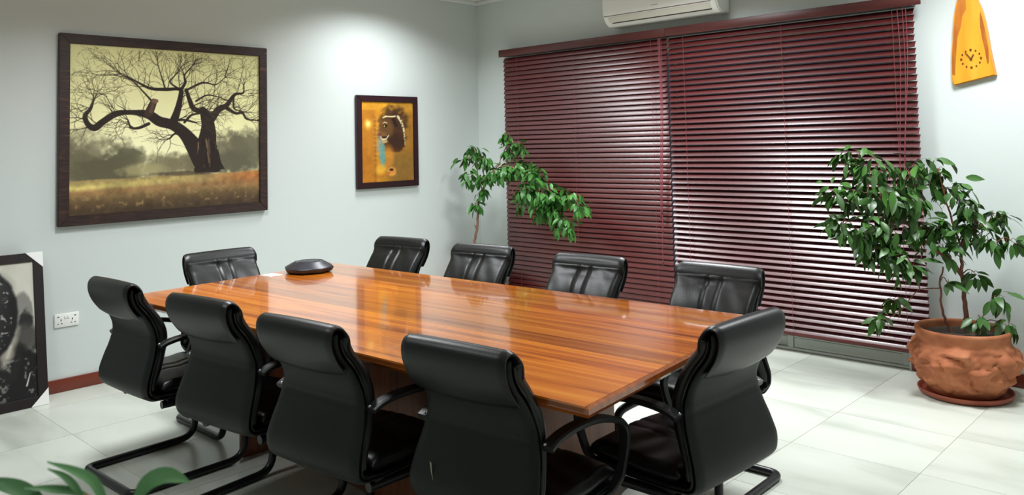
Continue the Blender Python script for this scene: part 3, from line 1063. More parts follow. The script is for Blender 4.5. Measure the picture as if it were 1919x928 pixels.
def paint_lion():
    w, h = 130, 200
    cv = Canvas(w, h, 410, 640)
    X, Y = cv.X, cv.Y
    n1, n2 = fbm(h, w, (5, 4), 21), fbm(h, w, (22, 14), 27)
    cv.im[:] = (206, 144, 44)
    cv.mix(n1 * .9, (184, 116, 32))
    cv.blob(300, 20, 260, 60, (226, 164, 46), .9, .8)
    # arch at the left
    cv.mix(np.clip((108 - X) / 6, 0, 1) * np.clip((Y - 66) / 6, 0, 1) * .40, (160, 92, 30))
    cv.mix(np.exp(-((X - 106) / 9) ** 2) * np.clip((Y - 110) / 30, 0, 1) * .45, (120, 74, 34))
    cv.blob(52, 180, 32, 44, (218, 166, 60), .5, .8)
    cv.blob(52, 178, 16, 22, (248, 222, 130), .8, .95)
    # dark ground of the lower right
    cv.blob(330, 420, 150, 380, (136, 96, 40), .7, .7, (n1 - .5))
    cv.blob(300, 540, 120, 130, (120, 92, 46), .8, .6, (n1 - .5))
    # mane and head
    cv.blob(250, 150, 110, 110, (92, 64, 30), .45, .95, (n2 - .5) * .6)
    cv.blob(255, 235, 92, 165, (66, 42, 26), .3, .95, (n2 - .5) * .5)
    cv.blob(265, 330, 80, 75, (58, 36, 24), .3, .95, (n2 - .5) * .4)
    cv.blob(190, 215, 58, 75, (104, 72, 40), .5, .9, (n2 - .5) * .4)
    cv.blob(160, 275, 40, 36, (112, 80, 48), .5, .95)
    cv.stroke([(166, 130, 8), (190, 118, 12), (240, 120, 10), (262, 116, 12)], (224, 206, 160), 5)
    cv.stroke([(285, 118, 20), (312, 160, 20), (330, 220, 16), (338, 300, 8), (340, 350, 5)], (206, 188, 146), 6)
    cv.stroke([(250, 140, 20), (268, 190, 26)], (40, 26, 20), 6)
    for k in range(9):
        cv.blob(306 + k * 3.5 + (k % 2) * 8, 140 + k * 22, 5, 6, (60, 40, 28), .6)
    cv.stroke([(166, 172, 4), (180, 164, 6), (200, 172, 4)], (214, 196, 150), 4)
    cv.blob(184, 194, 15, 12, (26, 20, 16), .4)
    cv.blob(178, 196, 5, 6, (200, 180, 110), .5)
    cv.blob(140, 264, 15, 12, (110, 52, 42), .5)
    cv.stroke([(146, 280, 7), (160, 302, 9), (190, 298, 9), (210, 270, 6)], (226, 212, 172), 5)
    cv.blob(176, 286, 20, 9, (52, 34, 26), .5)
    cv.blob(176, 318, 26, 14, (190, 164, 112), .6, .85)
    cv.blob(230, 390, 90, 14, (84, 50, 26), .8, .7)
    # neck light, blue water, pipe
    cv.blob(205, 440, 42, 90, (196, 130, 50), .7, .8)
    cv.blob(140, 350, 22, 80, (140, 150, 140), .8, .75, (n2 - .5) * .8)
    cv.blob(160, 430, 20, 90, (86, 154, 158), .7, .85, (n2 - .5) * .8)
    cv.blob(150, 540, 40, 40, (236, 180, 60), .8, .7)
    for k in range(11):
        cv.stroke([(92, 140 + k * 34, 3), (128, 146 + k * 34, 3)], (196, 160, 90), 3)
    cv.blob(230, 560, 36, 36, (216, 146, 66), .4, .95)
    cv.blob(228, 545, 16, 11, (70, 34, 22), .4)
    cv.stroke([(118, 606, 10), (160, 592, 14), (210, 570, 20)], (186, 112, 44), 5)
    cv.im *= (.90 + .2 * n2[..., None])
    return cv


picture('framed_painting', -1.491, -0.810, 1.165, 1.977, 0.054, 0.03, M['frame2'], paint_lion(), 'small dark framed ochre painting of a lion head in profile on the left wall')


def paint_portrait():
    w, h = 150, 220
    cv = Canvas(w, h, 560, 830)
    X, Y = cv.X, cv.Y
    n1, n2, n3 = fbm(h, w, (5, 4), 41), fbm(h, w, (18, 14), 45), fbm(h, w, (48, 34), 51, 3)
    cv.im[:] = (206, 204, 190)
    cv.im *= (.92 + .16 * n1[..., None])
    cv.blob(492, 360, 60, 180, (132, 130, 124), .15, 1, (n2 - .5) * .2)      # cloth behind the neck
    cv.blob(510, 360, 40, 60, (30, 30, 30), .3, .9, (n2 - .5) * .8)
    cv.blob(500, 470, 90, 90, (70, 68, 64), .4, .9, (n2 - .5) * .6)
    cv.blob(250, 790, 460, 330, (26, 26, 26), .12, 1, (n2 - .5) * .2)      # shoulders
    cv.blob(360, 560, 120, 180, (34, 33, 32), .2, 1, (n2 - .5) * .2)       # neck
    cv.stroke([(462, 400, 20), (430, 470, 52), (402, 550, 62), (385, 610, 30)], (150, 146, 134), 34)
    cv.stroke([(425, 500, 14), (405, 560, 18)], (190, 186, 172), 16)
    cv.blob(268, 300, 200, 290, (26, 26, 26), .07, 1, (n2 - .5) * .06)      # head
    cv.blob(270, 330, 120, 190, (58, 58, 56), .9, .8)
    cv.blob(300, 150, 120, 90, (66, 66, 64), .9, .6)
    for (ex, ey) in ((165, 300), (325, 300)):
        cv.blob(ex, ey, 46, 24, (10, 10, 10), .5, .9)
        cv.blob(ex, ey + 2, 10, 8, (190, 190, 186), .6, .8)
    cv.blob(245, 380, 36, 70, (80, 80, 78), .8, .7)
    cv.blob(245, 420, 46, 18, (16, 16, 16), .6, .8)
    cv.stroke([(170, 480, 14), (245, 472, 20), (325, 480, 12)], (10, 10, 10), 10)
    cv.blob(250, 510, 70, 16, (98, 98, 94), .9, .7)
    face = np.hypot((X - 255) / 185, (Y - 300) / 285) < 1
    cv.mix(face * np.clip((n3 - .55) * 9, 0, 1) * np.clip((n2 - .35) * 5, 0, 1) * .5, (112, 112, 108))
    cv.mix(face * np.clip((n3 - .68) * 14, 0, 1) * .7, (200, 200, 194))
    low = (Y > 585) & (np.hypot((X - 250) / 450, (Y - 790) / 320) < 1)
    cv.mix(low * np.clip((n3 - .60) * 12, 0, 1) * np.clip((n2 - .50) * 7, 0, 1) * .6, (160, 160, 154))
    cv.stroke([(520, 680, 5), (500, 750, 9)], (200, 200, 194), 4)
    return cv


# poster leaning on the left wall
pw, phh, lean = 0.68, 0.925, math.radians(9.5)
post = empty('leaning_portrait', (0.212, -3.934 - pw / 2, 0.0), 0.0, label='black framed monochrome face portrait with white corner guards, standing on the floor against the wall', cat='picture')
post.rotation_euler = Quaternion((0, 0, 1), PI / 2).to_matrix().to_4x4().to_euler()
post.matrix_world = Matrix.Translation((0.205, -3.934 - pw / 2, 0.0)) @ Matrix.Rotation(PI / 2, 4, 'Z') @ Matrix.Rotation(-lean, 4, 'X')
fw3 = 0.056
for nm, bx in (('frame_rail', (-pw / 2, pw / 2, phh - fw3, phh)), ('frame_rail', (-pw / 2, pw / 2, 0, fw3)), ('frame_stile', (-pw / 2, -pw / 2 + fw3, fw3, phh - fw3)), ('frame_stile', (pw / 2 - fw3, pw / 2, fw3, phh - fw3))):
    obj(nm, box_me(nm, bx[0], bx[1], -0.012, 0.018, bx[2], bx[3], 0.002, 1), M['frame3'], post)
obj('backing_board', box_me('backing_board', -pw / 2 + .02, pw / 2 - .02, 0.0, 0.015, 0.02, phh - .02), M['board'], post)
obj('canvas', paint_portrait().mesh('canvas', pw - 2 * fw3 + .004, phh - 2 * fw3 + .004), M['paint'], post, (0, -0.004, phh / 2))
for sx in (-1, 1):
    for top in (0, 1):
        zc, sz = (phh + 0.001, -1) if top else (-0.001, 1)
        xc = sx * (pw / 2 + 0.001)
        k = 0.098
        bm = bmesh.new()
        tri = [(xc, zc), (xc - sx * k, zc), (xc, zc + sz * k)]
        fr = [bm.verts.new((x, -0.0145, z)) for x, z in tri]
        bk = [bm.verts.new((x, 0.0195, z)) for x, z in tri]
        bm.faces.new(fr)
        bm.faces.new(bk[::-1])
        for i in range(3):
            bm.faces.new((fr[i], fr[(i + 1) % 3], bk[(i + 1) % 3], bk[i]))
        bmesh.ops.recalc_face_normals(bm, faces=bm.faces)
        bmesh.ops.bevel(bm, geom=bm.edges[:], offset=0.001, segments=1, affect='EDGES')
        tag(obj('corner_guard', finish(bm, 'corner_guard'), M['card'], post), label='white card corner guard')

# ================================================================== wall socket
so = empty('wall_socket', (0.0, -3.770, 0.410), PI / 2, label='white double power socket with switches on the wall beside the leaning portrait', cat='socket')
obj('plate', box_me('plate', -0.0735, 0.0735, -0.009, 0.0, 0.0, 0.086, 0.003, 2), M['white'], so)
for sx in (-1, 1):
    c0 = sx * 0.040
    obj('rocker_switch', box_me('rocker_switch', sx * 0.0085 - 0.007, sx * 0.0085 + 0.007, -0.0125, -0.008, 0.054, 0.074, 0.0015, 2), M['white'], so)
    for nm, (a, b, c_, d) in (('earth_slot', (c0 + sx * -0.006 - .0028, c0 + sx * -0.006 + .0028, .040, .052)), ('pin_slot', (c0 - .016, c0 - .008, .021, .026)), ('pin_slot', (c0 + .006, c0 + .014, .021, .026)), ('marker', (c0 + sx * 0.010 - .006, c0 + sx * 0.010 + .006, .064, .070))):
        obj(nm, box_me(nm, a, b, -0.0095, -0.006, c_, d), M['dark'], so)

# ================================================================== air conditioner
ac = empty('air_conditioner', (2.25, 0.0, 2.485), label='white split air conditioner on the wall above the blinds', cat='air conditioner')
# side profile (y, z) from the wall round the front
prof = [(0.0, 0.0), (-0.13, 0.0), (-0.168, 0.022), (-0.198, 0.068), (-0.206, 0.082), (-0.212, 0.12), (-0.214, 0.20), (-0.206, 0.27), (-0.19, 0.295), (-0.15, 0.305), (0.0, 0.305)]
hwid = 0.528
bm = bmesh.new()
rings = []
for x in (-hwid, hwid):
    rings.append([bm.verts.new((x, y, z)) for y, z in prof])
n = len(prof)
for i in range(n):
    bm.faces.new((rings[0][i], rings[0][(i + 1) % n], rings[1][(i + 1) % n], rings[1][i]))
bm.faces.new(rings[0][::-1])
bm.faces.new(rings[1])
bmesh.ops.recalc_face_normals(bm, faces=bm.faces)
bmesh.ops.bevel(bm, geom=[e for e in bm.edges if abs(e.verts[0].co.x - e.verts[1].co.x) < 1e-5], offset=0.010, segments=3, affect='EDGES')
obj('casing', finish(bm, 'casing', 30), M['white'], ac)
obj('front_gap', box_me('front_gap', -hwid + 0.012, hwid - 0.045, -0.2065, -0.19, 0.0785, 0.0835), M['maroon'], ac)


def ac_slant(name, x0, x1, t0, t1, out, m, thick=0.006):
    """strip on the slanting lower face between (-0.198,.068) t=1 and (-0.168,.022) t=0"""
    a, b = np.array((-0.168, 0.022)), np.array((-0.198, 0.068))
    d = (b - a) / np.linalg.norm(b - a)
    nrm = np.array((-d[1], d[0]))
    p0, p1 = a + (b - a) * t0, a + (b - a) * t1
    bm_ = bmesh.new()
    vsl = []
    for x in (x0, x1):
        for p, o_ in ((p0, out), (p1, out), (p1, out - thick), (p0, out - thick)):
            q = p + nrm * o_
            vsl.append(bm_.verts.new((x, q[0], q[1])))
    for f_ in ((0, 1, 2, 3), (7, 6, 5, 4), (0, 4, 5, 1), (1, 5, 6, 2), (2, 6, 7, 3), (3, 7, 4, 0)):
        bm_.faces.new([vsl[k] for k in f_])
    bmesh.ops.recalc_face_normals(bm_, faces=bm_.faces)
    return obj(name, finish(bm_, name), m, ac)


ac_slant('air_vane', -hwid + 0.05, hwid - 0.06, 0.14, 1.05, 0.0035, M['offwhite'])
ac_slant('vane_gap', -hwid + 0.075, hwid - 0.055, -0.04, 0.10, 0.003, M['dark'], 0.004)
obj('indicator', box_me('indicator', hwid - 0.001, hwid + 0.0012, -0.07, -0.062, 0.10, 0.112), M['dark'], ac)
cu = bpy.data.curves.new('logo', 'FONT')
cu.body = 'SAMSUNG'
cu.size = 0.0135
cu.extrude = 0.0004
cu.align_x = 'CENTER'
tmp = bpy.data.objects.new('logo_text', cu)
C.objects.link(tmp)
bpy.context.view_layer.update()
me = bpy.data.meshes.new_from_object(tmp.evaluated_get(bpy.context.evaluated_depsgraph_get()))
bpy.data.objects.remove(tmp)
me.materials.clear()
tag(obj('logo', me, M['grey'], ac, (-0.012, -0.2128, 0.113), (PI / 2 - 0.15, 0, 0)), label='small grey maker lettering')

# ================================================================== wooden clock
ck = empty('wall_clock', (4.42, 0.0, 1.985), label='tall live edge honey wood slab clock on the wall right of the blinds', cat='clock')
left = [(-.104, -.160), (-.114, -.135), (-.115, -.09), (-.112, 0.0), (-.106, .075), (-.098, .14), (-.098, .17), (-.090, .23), (-.078, .31), (-.066, .36), (-.052, .42), (-.034, .49), (-.016, .53)]
right = [(.126, -.112), (.118, -.06), (.112, -.01), (.103, .06), (.099, .11), (.090, .19), (.080, .26), (.066, .32), (.052, .36), (.044, .42), (.034, .48), (.018, .53)]
lf, rt = catmull(left, 30), catmull(right, 30)
outline = [tuple(p) for p in lf] + [tuple(p) for p in rt[::-1]]
bm = bmesh.new()
fr = [bm.verts.new((x, -0.032, z)) for x, z in outline]
bk = [bm.verts.new((x * 1.03 + 0.002, -0.003, z)) for x, z in outline]
bm.faces.new(fr)
bm.faces.new(bk[::-1])
for i in range(len(outline)):
    j = (i + 1) % len(outline)
    bm.faces.new((fr[i], fr[j], bk[j], bk[i]))
bmesh.ops.recalc_face_normals(bm, faces=bm.faces)
fe = [e for e in bm.edges if all(abs(v.co.y + 0.032) < 1e-6 for v in e.verts)]
bmesh.ops.bevel(bm, geom=fe, offset=0.005, segments=2, affect='EDGES')
obj('slab', finish(bm, 'slab', 30), M['clockwood'], ck)


def ck_patch(a, b):
    """dark sapwood strip between outlines a (outer) and b (inner), lying on the slab face"""
    pts = [(x, -0.0327, z) for x, z in a] + [(x, -0.0327, z) for x, z in b[::-1]]
    bm_ = bmesh.new()
    f_ = bm_.faces.new([bm_.verts.new(p) for p in pts])
    g_ = bmesh.ops.extrude_face_region(bm_, geom=[f_])
    for v in g_['geom']:
        if isinstance(v, bmesh.types.BMVert):
            v.co.y += 0.002
    bmesh.ops.recalc_face_normals(bm_, faces=bm_.faces)
    return finish(bm_, 'sapwood')


obj('sapwood', ck_patch([(-.110, -.09), (-.108, 0.0), (-.101, .075), (-.093, .14), (-.088, .20), (-.072, .31), (-.05, .40), (-.03, .47)], [(-.096, -.10), (-.086, 0.0), (-.078, .075), (-.070, .14), (-.048, .20), (-.036, .27), (-.012, .31), (-.012, .47)]), M['clockbark'], ck)
obj('sapwood', ck_patch([(.097, -.03), (.098, .05), (.092, .11), (.083, .19), (.073, .25), (.066, .285)], [(.087, -.045), (.078, .05), (.068, .11), (.060, .19), (.060, .24), (.064, .28)]), M['clockbark'], ck)
for k in range(12):
    a = PI / 2 - k * PI / 6
    x, z = 0.055 * math.cos(a), 0.055 * math.sin(a)
    s_ = 0.0055 if k % 3 == 0 else 0.0042
    obj('hour_mark', box_me('hour_mark', -s_, s_, -0.0365, -0.031, -s_ * 1.15, s_ * 1.15, 0.001, 1), M['brass'] if k % 2 else M['hand'], ck, (x, 0, z))
hh = obj('hour_hand', box_me('hour_hand', -0.0035, 0.0035, -0.0385, -0.0365, -0.008, 0.030, 0.0008, 1), M['hand'], ck, (0, 0, 0), (0, math.radians(33), 0))
mh = obj('minute_hand', box_me('minute_hand', -0.0028, 0.0028, -0.0405, -0.0388, -0.012, 0.050, 0.0008, 1), M['hand'], ck, (0, 0, 0), (0, math.radians(-36), 0))
obj('hub', lathe_me('hub', [(0.007, 0.0), (0.007, 0.010), (0.004, 0.013)], 16), M['hand'], ck, (0, -0.031, 0), (PI / 2, 0, 0))


# ================================================================== plants
def leaf_me(L, W, droop, fold):
    us = [0, .12, .32, .55, .78, .93, 1.0]
    ws = [.05, .55, .95, 1.0, .62, .22, .02]
    vs, fs = [], []
    for u, w in zip(us, ws):
        x = L * u
        z = -droop * L * u * u
        hw = W / 2 * w
        for s in (-1, 0, 1):
            vs.append((x, s * hw, z + fold * hw * abs(s)))
    for i in range(len(us) - 1):
        for s in range(2):
            a = i * 3 + s
            fs.append((a, a + 3, a + 4, a + 1))
    # short petiole
    me_ = mesh_pd('leaf', vs, fs, angle=80)
    return me_


def leaf_frame(d, roll):
    d = d.normalized()
    up = Vector((0, 0, 1))
    if abs(d.z) > 0.97:
        up = Vector((1, 0, 0))
    y = up.cross(d).normalized()
    z = d.cross(y)
    m_ = Matrix((d, y, z)).transposed()
    return m_ @ Matrix.Rotation(roll, 3, 'X')


def plant(root, trunks, clusters, leaf_meshes, lm, bm_mat, twig_r, seed, camp, away, base_joints, lmul, maxparts=300):
    """trunks: list of (points, r0, r1); clusters: (x,y,z,r,n); each cluster gets a twig from the nearest wood"""
    r = random.Random(seed)
    ro = Vector(root.location)
    wood = []
    for pts, ra, rb in trunks:
        P = catmull(pts, max(10, len(pts) * 5))
        wob = [Vector(p) + Vector((r.uniform(-1, 1), r.uniform(-1, 1), 0)) * 0.004 for p in P]
        obj('trunk' if ra > 0.012 else 'branch', tube_me('branch', [p - ro for p in wob], list(np.linspace(ra, rb, len(P))), 8), bm_mat, root)
        wood += [Vector(p) for p in P[2:]]
    leaves = []
    order = sorted(clusters, key=lambda c_: min((Vector(c_[:3]) - w).length for w in base_joints))
    for (cx_, cy, cz, cr, n_) in order:
        c_ = Vector((cx_, cy, cz))
        w = min(wood, key=lambda q: (q - c_).length + max(0, q.z - c_.z) * 0.5)
        mid = w.lerp(c_, 0.5) + Vector((0, 0, 0.03))
        tip = c_ + (c_ - w).normalized() * cr * 0.5
        tip.z -= cr * 0.1
        T = [Vector(p) for p in catmull([w, mid, c_, tip], 12)]
        obj('branch', tube_me('branch', [p - ro for p in T], list(np.linspace(twig_r, 0.0014, 12)), 6), bm_mat, root)
        wood += T[4:]
        # sub twigs
        ends = [tip]
        for k in range(max(2, n_ // 4)):
            dv = Vector((r.gauss(0, 1), r.gauss(0, 1) * 0.8, r.gauss(0, .8))).normalized() * cr * r.uniform(.45, 1.0)
            ends.append(c_ + dv)
        for e_ in ends[1:]:
            s_ = T[r.randint(5, 10)]
            Q = [Vector(p) for p in catmull([s_, s_.lerp(e_, .5) + Vector((0, 0, .015)), e_], 6)]
            obj('branch', tube_me('branch', [p - ro for p in Q], list(np.linspace(0.0018, 0.001, 6)), 5), bm_mat, root)
        n_ = int(n_ * lmul)
        for k in range(n_):
            e_ = ends[k % len(ends)]
            s_ = c_.lerp(e_, r.uniform(.3, 1.0)) + Vector((r.gauss(0, .3), r.gauss(0, .3), r.gauss(0, .28))) * cr
            o_ = (s_ - c_)
            o_ = o_.normalized() if o_.length > 1e-4 else Vector((1, 0, 0))
            d = o_ * r.uniform(.3, .9) + Vector((r.gauss(0, .4), r.gauss(0, .4), -r.uniform(.25, 1.1)))
            leaves.append((s_, d, r.gauss(0, .5), r.uniform(.72, 1.12), r.randrange(len(leaf_meshes))))
    ok = [l for l in leaves if away(l[0] + l[1].normalized() * .09)]
    ok.sort(key=lambda l: (l[0] - camp).length)
    for (s_, d, ro_, sc, mi) in ok[:maxparts]:
        o = obj('leaf', leaf_meshes[mi], lm, root)
        o.matrix_local = Matrix.Translation(s_ - ro) @ leaf_frame(d, ro_).to_4x4() @ Matrix.Scale(sc, 4)
    if len(ok) > maxparts:
        vs, fs = [], []
        for (s_, d, ro_, sc, mi) in ok[maxparts:]:
            mt = Matrix.Translation(s_ - ro) @ leaf_frame(d, ro_).to_4x4() @ Matrix.Scale(sc, 4)
            b0 = len(vs)
            vs += [mt @ v.co for v in leaf_meshes[mi].vertices]
            fs += [tuple(b0 + k for k in p.vertices) for p in leaf_meshes[mi].polygons]
        tag(obj('rear_foliage', mesh_pd('rear_foliage', vs, fs, angle=80), lm, root), kind='stuff')


CAMP = Vector((5.788, -5.642, 1.52))
POT_PROF = [(.150, 0.0), (.180, .004), (.205, .03), (.238, .07), (.266, .12), (.283, .17), (.288, .21), (.280, .255), (.262, .285), (.250, .30), (.246, .32), (.250, .345), (.253, .362), (.246, .372), (.232, .372), (.224, .362), (.222, .33)]


def dense(prof, n):
    return [tuple(p) for p in catmull(prof, n)]


def relief(a, z, r):
    if z < 0.02 or z > 0.315 or r < 0.2:
        return 0.0
    fade = min(1, (z - .02) / .05, (.315 - z) / .05)
    p = Vector((math.cos(a) * 2.1, math.sin(a) * 2.1, z * 9))
    p += Vector((noise.noise(p * 1.7), noise.noise(p * 1.7 + Vector((9, 2, 4))), noise.noise(p * 1.7 + Vector((3, 7, 1))))) * 0.5
    d, _ = noise.voronoi(p, distance_metric='DISTANCE', exponent=2.0)
    rid = min(1.0, (d[1] - d[0]) * 2.2)
    return fade * (0.034 * rid - 0.020 + 0.008 * noise.noise(p * 4))


def potted(loc, label, scale=1.0):
    root = empty('potted_ficus', loc, label=label, cat='plant')
    sc = scale
    pp = dense(POT_PROF, 60)
    obj('pot', lathe_me('pot', [(r * sc, z * sc) for r, z in pp], 128, lambda a, z, r: relief(a, z / sc, r / sc), 70), M['terracotta'], root, (0, 0, 0))
    so_me = lathe_me('soil', [(0.221 * sc, 0.33 * sc), (0.15 * sc, 0.338 * sc), (0.06 * sc, 0.342 * sc), (0.002, 0.342 * sc)], 40, lambda a, z, r: 0.0)
    obj('soil', so_me, M['soil'], root)
    return root


def saucer(loc, label):
    o = obj('plant_saucer', lathe_me('plant_saucer', [(.205, 0.0), (.232, .004), (.246, .016), (.252, .034), (.247, .037), (.240, .034), (.234, .020), (.215, .014), (.002, .013)], 64), M['saucer'], None, loc)
    return tag(o, label, 'saucer', 'terracotta saucers under the ficus pots')


big_leaves = [leaf_me(.098, .040, .25, .2), leaf_me(.088, .038, .45, .15), leaf_me(.108, .042, .12, .3)]
saucer((4.365, -0.335, 0), 'round terracotta saucer under the carved pot at the right')
pr = potted((4.365, -0.335, 0.0145), 'bushy green ficus in a lumpy carved terracotta pot beside the right blind')
RC = [(3.851, -0.5, 1.406, 0.1, 12), (3.975, -0.5, 1.323, 0.131, 20), (4.144, -0.45, 1.306, 0.129, 20), (3.763, -0.6, 1.178, 0.083, 9), (3.876, -0.6, 1.148, 0.114, 16), (4.033, -0.6, 1.153, 0.127, 20), (4.152, -0.5, 1.15, 0.127, 20), (3.823, -0.65, 0.989, 0.097, 14), (3.949, -0.65, 0.963, 0.112, 18), (4.085, -0.6, 0.966, 0.126, 20), (4.172, -0.5, 0.961, 0.111, 16), (3.99, -0.65, 0.839, 0.079, 10), (4.108, -0.6, 0.811, 0.11, 16), (4.177, -0.55, 0.749, 0.094, 12), (4.292, -0.35, 1.287, 0.08, 9), (4.316, -0.35, 1.176, 0.089, 11), (4.398, -0.35, 1.1, 0.088, 11), (4.361, -0.35, 0.927, 0.11, 14), (4.465, -0.3, 0.99, 0.109, 14), (4.516, -0.3, 0.9, 0.093, 11), (4.565, -0.25, 1.022, 0.078, 9), (4.639, -0.25, 0.888, 0.055, 7), (4.313, -0.4, 0.835, 0.094, 12), (4.246, -0.45, 0.961, 0.095, 12), (4.014, -0.6, 0.428, 0.076, 8), (4.078, -0.55, 0.546, 0.047, 5), (4.553, -0.3, 0.567, 0.086, 8), (4.585, -0.3, 0.414, 0.055, 5), (4.463, -0.35, 0.443, 0.056, 5), (4.45, -0.3, 0.695, 0.044, 4), (4.318, -0.4, 0.649, 0.031, 3)]
RT = [([(4.387, -.33, .335), (4.388, -.33, .554), (4.384, -.34, .694), (4.381, -.33, .864)], .016, .008),
      ([(4.384, -.335, .68), (4.344, -.37, .772), (4.255, -.42, .849), (4.144, -.5, .991), (4.02, -.55, 1.15)], .012, .005),
      ([(4.327, -.36, .335), (4.282, -.38, .456), (4.28, -.40, .645), (4.30, -.40, .74)], .009, .004),
      ([(4.278, -.40, .614), (4.184, -.5, .603), (4.106, -.55, .493), (4.029, -.6, .43)], .0035, .002),
      ([(4.381, -.33, .864), (4.43, -.31, .95), (4.52, -.27, 1.0)], .007, .004),
      ([(4.381, -.33, .864), (4.34, -.35, 1.05), (4.30, -.36, 1.25)], .007, .004),
      ([(4.42, -.33, .335), (4.46, -.32, .43), (4.53, -.30, .55)], .004, .002)]
plant(pr, RT, RC, big_leaves, M['leaf'], M['bark2'], .0035, 5, CAMP, lambda p: p.y < -0.13, [Vector((4.387, -.33, .8))], 2.6)

small_leaves = [leaf_me(.088, .036, .25, .25), leaf_me(.075, .033, .45, .15), leaf_me(.095, .038, .12, .35)]
saucer((0.345, -0.42, 0), 'round terracotta saucer under the corner pot behind the far chairs')
pc = potted((0.345, -0.42, 0.0145), 'slender leaning ficus with a thin bare trunk in the corner left of the blinds')
CC = [(0.297, -0.5, 1.387, 0.069, 7), (0.403, -0.45, 1.458, 0.078, 9), (0.506, -0.45, 1.385, 0.078, 9), (0.414, -0.5, 1.241, 0.078, 9), (0.552, -0.5, 1.218, 0.096, 12), (0.688, -0.5, 1.267, 0.095, 12), (0.821, -0.5, 1.291, 0.094, 14), (0.767, -0.4, 1.596, 0.048, 6), (0.844, -0.4, 1.523, 0.066, 8), (0.927, -0.4, 1.498, 0.047, 6), (0.763, -0.4, 1.453, 0.048, 6), (0.967, -0.45, 1.313, 0.111, 16), (1.166, -0.5, 1.248, 0.113, 18), (1.07, -0.5, 1.133, 0.114, 18), (1.252, -0.5, 1.115, 0.112, 18), (1.396, -0.5, 1.052, 0.097, 14), (1.54, -0.5, 1.078, 0.096, 12), (1.649, -0.5, 1.017, 0.069, 9), (1.364, -0.5, 0.941, 0.08, 10), (1.188, -0.5, 1.001, 0.09, 12), (0.972, -0.5, 1.017, 0.074, 8), (1.505, -0.5, 0.882, 0.065, 8), (1.559, -0.5, 0.82, 0.043, 5), (1.418, -0.5, 0.834, 0.035, 5), (0.441, -0.5, 0.976, 0.048, 6), (0.548, -0.5, 1.099, 0.048, 5)]
CT = [([(0.36, -.43, .335), (0.365, -.445, .48), (0.371, -.45, .629), (0.41, -.45, .752), (0.425, -.45, .88), (0.438, -.45, .98), (0.508, -.46, 1.119), (0.62, -.48, 1.25), (0.74, -.46, 1.36)], .014, .006),
      ([(0.60, -.47, 1.22), (0.80, -.5, 1.33), (1.05, -.5, 1.28), (1.35, -.5, 1.12), (1.55, -.5, 1.05)], .007, .003),
      ([(0.70, -.46, 1.33), (0.76, -.42, 1.48), (0.80, -.4, 1.58)], .005, .002),
      ([(0.50, -.46, 1.11), (0.45, -.47, 1.28), (0.42, -.46, 1.42)], .005, .0025),
      ([(0.41, -.45, .74), (0.375, -.445, .79)], .005, .004)]
plant(pc, CT, CC, small_leaves, M['leaf2'], M['bark'], .003, 9, CAMP, lambda p: p.y < -0.13 and p.x > 0.05, [Vector((.6, -.46, 1.2))], 3.8)

# foreground plant: only leaf tips reach into the picture
fp = empty('leafy_houseplant', (4.745, -5.31, 0.0), label='blurred green houseplant close to the viewer, only its leaf tips showing at the lower left', cat='plant')
fo = Vector(fp.location)
obj('pot', lathe_me('pot', [(.11, 0), (.13, .01), (.17, .34), (.175, .36), (.165, .36), (.155, .33)], 40), M['potwhite'], fp)
obj('soil', lathe_me('soil', [(.155, .32), (.08, .328), (.002, .33)], 32), M['soil'], fp)


def blade(pts, W):
    P = [Vector(p) for p in catmull(pts, 14)]
    vs, fs = [], []
    up = Vector((0.60, -0.20, 0.55)).normalized()
    for i, p in enumerate(P):
        u = i / 13
        w = W / 2 * (math.sin(PI * min(1, u * .93 + .06)) ** .8) * (1 if u < .55 else 1 - .25 * (u - .55))
        w = max(w, .0008)
        t = (P[min(i + 1, 13)] - P[max(i - 1, 0)]).normalized()
        s_ = t.cross(up).normalized()
        n_ = s_.cross(t)
        for k in (-1, -.5, 0, .5, 1):
            vs.append(p + s_ * w * k + n_ * abs(k) * w * .28 - fo)
    for i in range(13):
        for k in range(4):
            a = i * 5 + k
            fs.append((a, a + 5, a + 6, a + 1))
    return mesh_pd('leaf', vs, fs, angle=80)


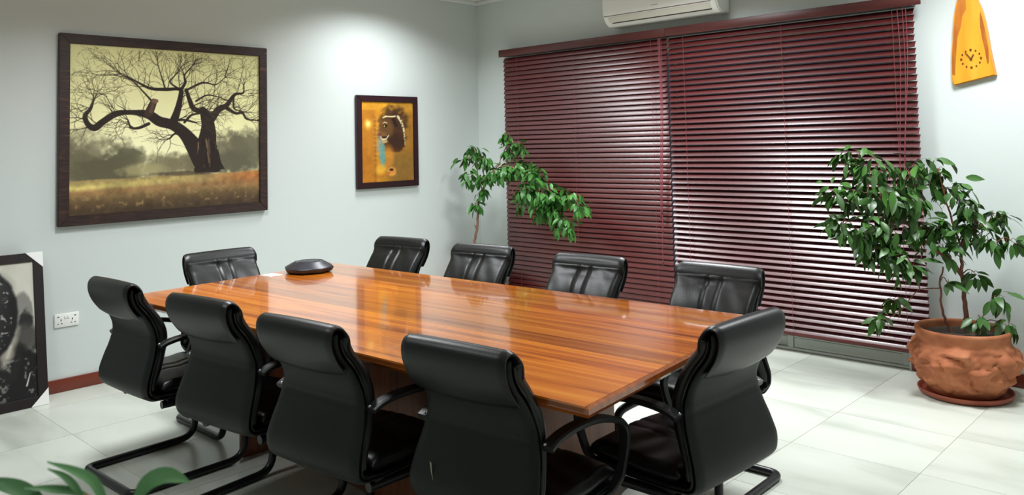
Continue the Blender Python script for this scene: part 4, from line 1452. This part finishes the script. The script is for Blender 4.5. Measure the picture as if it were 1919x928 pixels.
BL = [  # four points from the base to the tip, width
    ( (4.7989, -5.2752, 1.1132), (4.799, -5.292, 1.1521), (4.7951, -5.3108, 1.1691), (4.7959, -5.3392, 1.188) ,  0.015 ),
    ( (4.7788, -5.2951, 1.1242), (4.7728, -5.3022, 1.1425), (4.7742, -5.3161, 1.1607), (4.7733, -5.3317, 1.1727) ,  0.0115 ),
    ( (4.7736, -5.2864, 1.1276), (4.7717, -5.3029, 1.1383), (4.7633, -5.3252, 1.1461), (4.7647, -5.3523, 1.1562) ,  0.0125 ),
    ( (4.7732, -5.328, 1.1248), (4.755, -5.3468, 1.1461), (4.75, -5.3664, 1.1596), (4.7388, -5.3916, 1.1702) ,  0.024 ),
    ( (4.8413, -5.2644, 1.1344), (4.8485, -5.2522, 1.1527), (4.8585, -5.2363, 1.1574), (4.8872, -5.2227, 1.1543) ,  0.026 ),
    ( (4.8596, -5.2438, 1.0924), (4.8583, -5.2191, 1.1125), (4.8707, -5.1937, 1.1135), (4.8875, -5.1632, 1.1021) ,  0.03 ),
    ( (4.7392, -5.3577, 1.0963), (4.7065, -5.391, 1.127), (4.7057, -5.4206, 1.1423), (4.7053, -5.4488, 1.146) ,  0.03 ),
]
for k, (b_, q1, q2, t_, W_) in enumerate(BL):
    obj('leaf', blade((b_, q1, q2, t_), W_ * 0.76), M['leaf3'], fp)
    b_ = Vector(b_)
    root_ = fo + Vector((math.cos(k * 1.3) * .05, math.sin(k * 1.3) * .05, .32))
    obj('stalk', tube_me('stalk', [p - fo for p in [Vector(q) for q in catmull([root_, root_.lerp(b_, .5) + Vector((-.02, -.02, 0)), b_], 8)]], list(np.linspace(.004, .0018, 8)), 6), M['stem'], fp)
bm = bmesh.new()
bmesh.ops.create_uvsphere(bm, u_segments=10, v_segments=8, radius=1)
for v in bm.verts:
    v.co = Vector((v.co.x * .003, v.co.y * .003, v.co.z * .006))
tag(obj('bud', finish(bm, 'bud'), M['petal'], fp, Vector((4.806, -5.302, 1.139)) - fo), label='small orange red bud')
